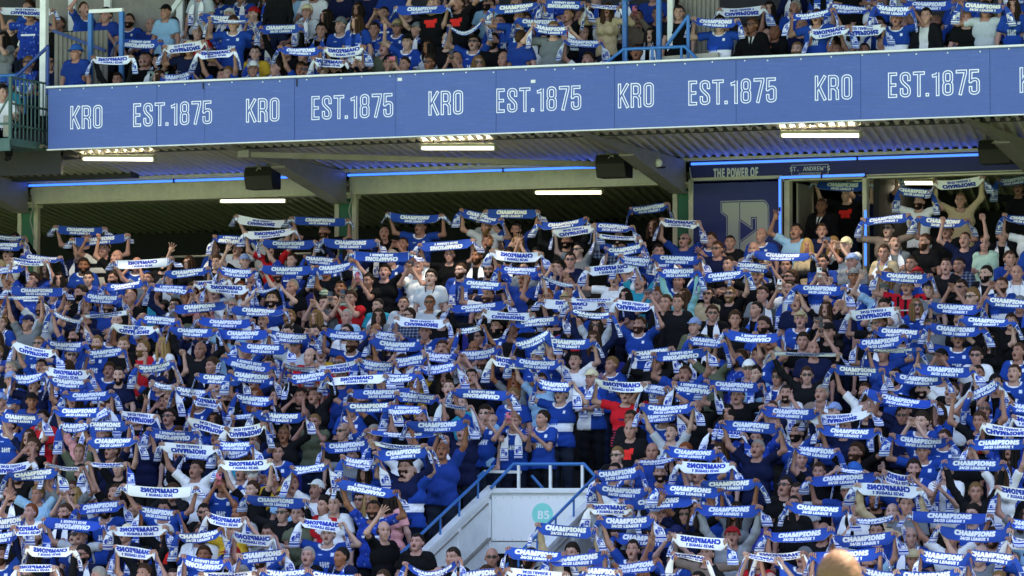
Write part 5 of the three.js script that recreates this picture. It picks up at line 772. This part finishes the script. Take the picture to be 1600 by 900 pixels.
  if (p.single) {
    const g = new THREE.Group(); g.name = numbered('person'); scene.add(g); g.position.set(p.x, floor, z); g.rotation.y = turn; g.scale.set(sx, sy, (sx + 1) / 2);
    const b = part('body', T.geo, skinMat(skin), g);
    for (const [n, geo, m, mx] of pieces) { const o = part(n, geo, m, g); if (mx) { o.matrixAutoUpdate = true; mx.decompose(o.position, o.quaternion, o.scale); } }
    singles.push({ g, p, phrase, ex, capKey, hairName: hairKind ? hairName : null, female, pose: pose0, col, rowWord, low, sit });
  } else {
    massAdd('body' + key, T.geo, cached('massSkin', () => new THREE.MeshStandardMaterial({ color: 0xffffff, roughness: 0.5, vertexColors: true })), M4, SKIN[skin]);
    for (const [n, geo, m, mx] of pieces) if (n !== 'shoes') massAdd(n + geo.uuid + m.uuid, geo, m, mx ? M4.clone().multiply(mx) : M4, null);
  }
  if (isScarf) {
    const A = T.grips[0].clone().applyMatrix4(M4), B = T.grips[1].clone().applyMatrix4(M4), [geo, mid] = heldScarf(A, B, p.code);
    const s = new THREE.Mesh(geo, pick(scarfTones)); s.name = numbered('held_scarf'); s.position.copy(mid); s.castShadow = s.receiveShadow = true; scene.add(s);
    scarves.push({ s, p, phrase, col: columnOf(mid), rowWord, low, tilt: (B.y - A.y) / A.distanceTo(B), h: p.h, sit });
  } else if (pose === 'phone' && p.single) {
    const c = T.grips[0].clone().add(T.grips[1]).multiplyScalar(0.5).add(V3(0, 0.05, 0.0)).applyMatrix4(M4), o = new THREE.Group(); o.name = numbered('phone'); o.position.copy(c); o.rotation.set(-0.1, turn, R() < 0.4 ? Math.PI / 2 : 0); scene.add(o);
    const cc = pick(['#0d0d10', '#0d0d10', '#d9dce0', '#20304a', '#c05a72']); part('case', PHONE, plain(cc, 0.35), o); part('camera_lens', merge([box(0.03, 0.035, 0.006, 0.018, 0.052, 0.006, 0.002)]), plain('#050507', 0.2), o);
    phones.push({ o, cc, phrase, col, rowWord, low });
  }
});
{ // everyone past the three hundred: one object
  const g = thing('crowd', 'packed crowd of further supporters standing between and behind the nearer ones', null); g.userData.kind = 'stuff';
  for (const { geo, m, list } of crowd.values()) {
    const im = new THREE.InstancedMesh(geo, m, list.length); im.name = 'supporters'; im.userData.kind = 'stuff'; im.castShadow = im.receiveShadow = true;
    list.forEach(([mx, c], i) => { im.setMatrixAt(i, mx); if (c) im.setColorAt(i, c); }); g.add(im);
  }
}
// ---------------------------------------------------------------- seats in the gaps that show
{
  const byRow = new Map(); for (const p of people) if (p.tier === 'L') (byRow.get(p.row) ?? byRow.set(p.row, []).get(p.row)).push(p.x);
  for (const [row, xs] of byRow) {
    let n = 0;
    for (let x = -10.2; x < 9.6; x += 0.5) {
      const z = LZ(row); if (xs.some((q) => Math.abs(q - x) < 0.33)) continue; if (z > 5.7 && x > 1.9 && x < 4.4) continue; if (z > 1 && x > 2.8 && x < 3.9) continue; if (row > 15) continue;
      const [px, py] = toPixel(V3(x, LY(row) + 0.7, z)); if (px < 5 || px > 1595 || py > 890) continue;
      n++; const o = placeSeat(x, LY(row), z - 0.18, ''); o.userData.spot = [COLUMNS[columnOf(V3(x, LY(row) + 0.7, z))], ORDINAL[row + 6]];
    }
  }
}
// ---------------------------------------------------------------- the blurred head close to the camera, on a press platform
{
  const T = template('near', 'b', false, POSES.down[0], 'fist', 0.3, 0.05, 0), g = new THREE.Group(); g.name = numbered('person'); scene.add(g);
  g.position.set(19.585, 1.603, 43); g.rotation.y = Math.PI + 0.3; g.scale.setScalar(1.0);
  part('body', T.geo, skinMat(3), g); part('shirt', T.shirt(1), shirtMat('dark'), g); part('trousers', legwear('b', false, false), plain('#14151a'), g); part('shoes', SHOES, plain('#1a1a1c'), g);
  const hr = part('hair', headFor('b', 0).over(0.016, (d, p) => (p[1] > (p[2] > 0.045 ? 0.072 : p[2] > 0 ? 0.03 : -0.06) ? 0.9 + 0.35 * Math.sin(d[0] * 61 + 3 * Math.sin(d[1] * 40)) * Math.sin(d[2] * 47) + 0.25 * jitter(d, 3) : 0), 90, 64), plain('#6f523b', 0.6), g); T.headM.decompose(hr.position, hr.quaternion, hr.scale);
  tag(g, 'blurred fair-haired head of a person close to the camera at the bottom edge', 'person');
  const pf = thing('press_platform', 'low grey platform that the blurred person stands on', 'platform', [19.585, -0.117, 43]);
  part('deck', uvWorld(box(2, 0.1, 2, 0, 1.67, 0)), M.greySteel, pf); for (const x of [-0.9, 0.9]) for (const z of [-0.9, 0.9]) part('leg', box(0.08, 1.62, 0.08, x, 0.81, z), M.greySteel, pf);
}
{ // the person sitting in the cage platform at the left end
  const T = template('cage', 'm', true, [[-0.14, 0.7, 0.34], [0.14, 0.68, 0.36]], 'fist', 0.5, 0.1, 0), g = new THREE.Group(); g.name = numbered('person'); scene.add(g); g.position.set(-9.2, 9.06, -0.1); g.rotation.y = 0.5;
  part('body', T.geo, skinMat(1), g); part('shirt', T.shirt(0), shirtMat('white'), g); part('trousers', legwear('m', true, false), plain('#14151a'), g); part('shoes', SHOES_SIT, plain('#1a1a1c'), g);
  const hr = part('hair', headwear('m', 0, 'full'), plain(HAIRC.black, 0.7), g); T.headM.decompose(hr.position, hr.quaternion, hr.scale);
  tag(g, 'person in white T-shirt sitting inside the green cage platform at the board\'s left end', 'person');
}
// ---------------------------------------------------------------- a label for each that singles it out
function uniqueLabels(list, variants, set, group) { // variants(item): descriptions from short to long; the shortest that no other item has wins
  const all = list.map(variants), count = all[0] ? all[0].map((_, k) => { const m = new Map(); all.forEach((v) => m.set(v[k], (m.get(v[k]) ?? 0) + 1)); return m; }) : [];
  const taken = new Map(), rest = [];
  list.forEach((it, i) => { const k = all[i].findIndex((t, j) => count[j].get(t) === 1); if (k >= 0) { set(it, all[i][k]); } else { const t = all[i][all[i].length - 1]; (taken.get(t) ?? taken.set(t, []).get(t)).push(it); } });
  for (const [t, same] of taken) { same.sort((a, b) => a.sortX - b.sortX); same.forEach((it, i) => set(it, t + (same.length === 2 ? [', left one', ', right one'][i] : ', ' + (ORDINAL[i] === 'front' ? 'first' : ORDINAL[i]) + ' from left'))); }
}
const short = (t) => t.replace('blue and white halved football shirt', 'halved shirt').replace('football ', '').replace('T-shirt', 'shirt').replace('dark long-sleeved jacket', 'dark jacket').replace('dark jacket over a white shirt', 'open jacket').replace('black top with red chest emblem', 'red-emblem top').replace('black suit and tie', 'black suit').replace('white shirt with black tally marks', 'tally-mark shirt').replace('bright red shirt with striped lower half', 'bright red shirt').replace('royal blue top', 'royal top').replace('dark checked', 'checked');
const where = (o) => `${o.rowWord} ${o.low ? '' : 'upper '}row, ${o.low ? 'under' : 'above'} ${COLUMNS[o.col]}`;
const POSEW = { scarf: 'holding up scarf', down: 'standing', stand: 'standing', crossed: 'arms folded', clap: 'clapping', phone: 'filming by phone', up: 'both fists raised', fist: 'one fist raised', one: 'one hand raised', cup: 'hands at mouth', back: 'seen from behind', side: 'turned sideways' };
singles.forEach((o) => { o.sortX = toPixel(V3(o.p.x, 5, 0))[0]; });
uniqueLabels(singles, (o) => {
  const type = o.p.code, sc = o.pose === 'scarf' ? (type === 'B' || type === 'b' || type === 'f' || type === 'V' ? 'holding blue scarf' : 'holding white scarf') : (o.sit && o.pose === 'down' ? 'seated' : POSEW[o.pose]), hat = o.capKey ? CAPC[o.capKey][0] : o.ex.has('bald') ? 'bald' : o.hairName ? o.hairName + ' hair' : '';
  const extra = [o.ex.has('beard') && 'beard', o.ex.has('glasses') && 'sunglasses', o.ex.has('neck') && 'neck scarf'].filter(Boolean)[0];
  const a = `person in ${short(o.phrase)}, ${sc}`;
  return [`${a}, ${where(o)}`, `${a}, ${hat || extra || 'plain'}, ${where(o)}`, `${a}, ${[hat, extra].filter(Boolean).join(' ') || 'plain'}, ${where(o)}`];
}, (o, t) => tag(o.g, t.replace(/, plain/, ''), 'person', 'supporters in the crowd'));
scarves.forEach((o) => { o.sortX = toPixel(o.s.position)[0]; });
uniqueLabels(scarves, (o) => {
  const c = o.p.code, colour = { B: 'blue CHAMPIONS scarf', b: 'upside-down blue scarf', W: 'mirrored-text white scarf', w: 'flipped-text white scarf', f: 'blue scarf folded narrow', g: 'white scarf folded narrow', V: 'blue scarf hanging slack' }[c], tilt = o.tilt > 0.09 ? 'sloping up right' : o.tilt < -0.09 ? 'sloping down right' : 'held level';
  return [`${colour}, ${where(o)}`, `${colour} ${tilt}, ${where(o)}`, `${colour.replace('CHAMPIONS ', '')} ${tilt}, by ${short(o.phrase)}, ${where(o)}`];
}, (o, t) => tag(o.s, t, 'scarf', 'scarves held up by the crowd'));
phones.forEach((o) => { o.sortX = toPixel(o.o.position)[0]; });
uniqueLabels(phones, (o) => { const c = { '#0d0d10': 'black', '#d9dce0': 'white', '#20304a': 'dark blue', '#c05a72': 'pink' }[o.cc]; return [`${c} phone held up by person in ${o.phrase}`, `${c} phone held by person in ${o.phrase}, ${where(o)}`]; }, (o, t) => tag(o.o, t, 'phone', 'phones held up by the crowd'));
const seats = scene.children.filter((o) => o.userData.spot); seats.forEach((o) => { o.sortX = toPixel(o.position)[0]; });
uniqueLabels(seats, (o) => [`blue plastic seat in the ${o.userData.spot[1]} row, under ${o.userData.spot[0]}`], (o, t) => { o.userData.label = t; delete o.userData.spot; });
for (const o of scene.children) if (o.userData.label && o.userData.label.split(/\s+/).length > 16) console.log(o.userData.label);
renderer.render(scene, camera);
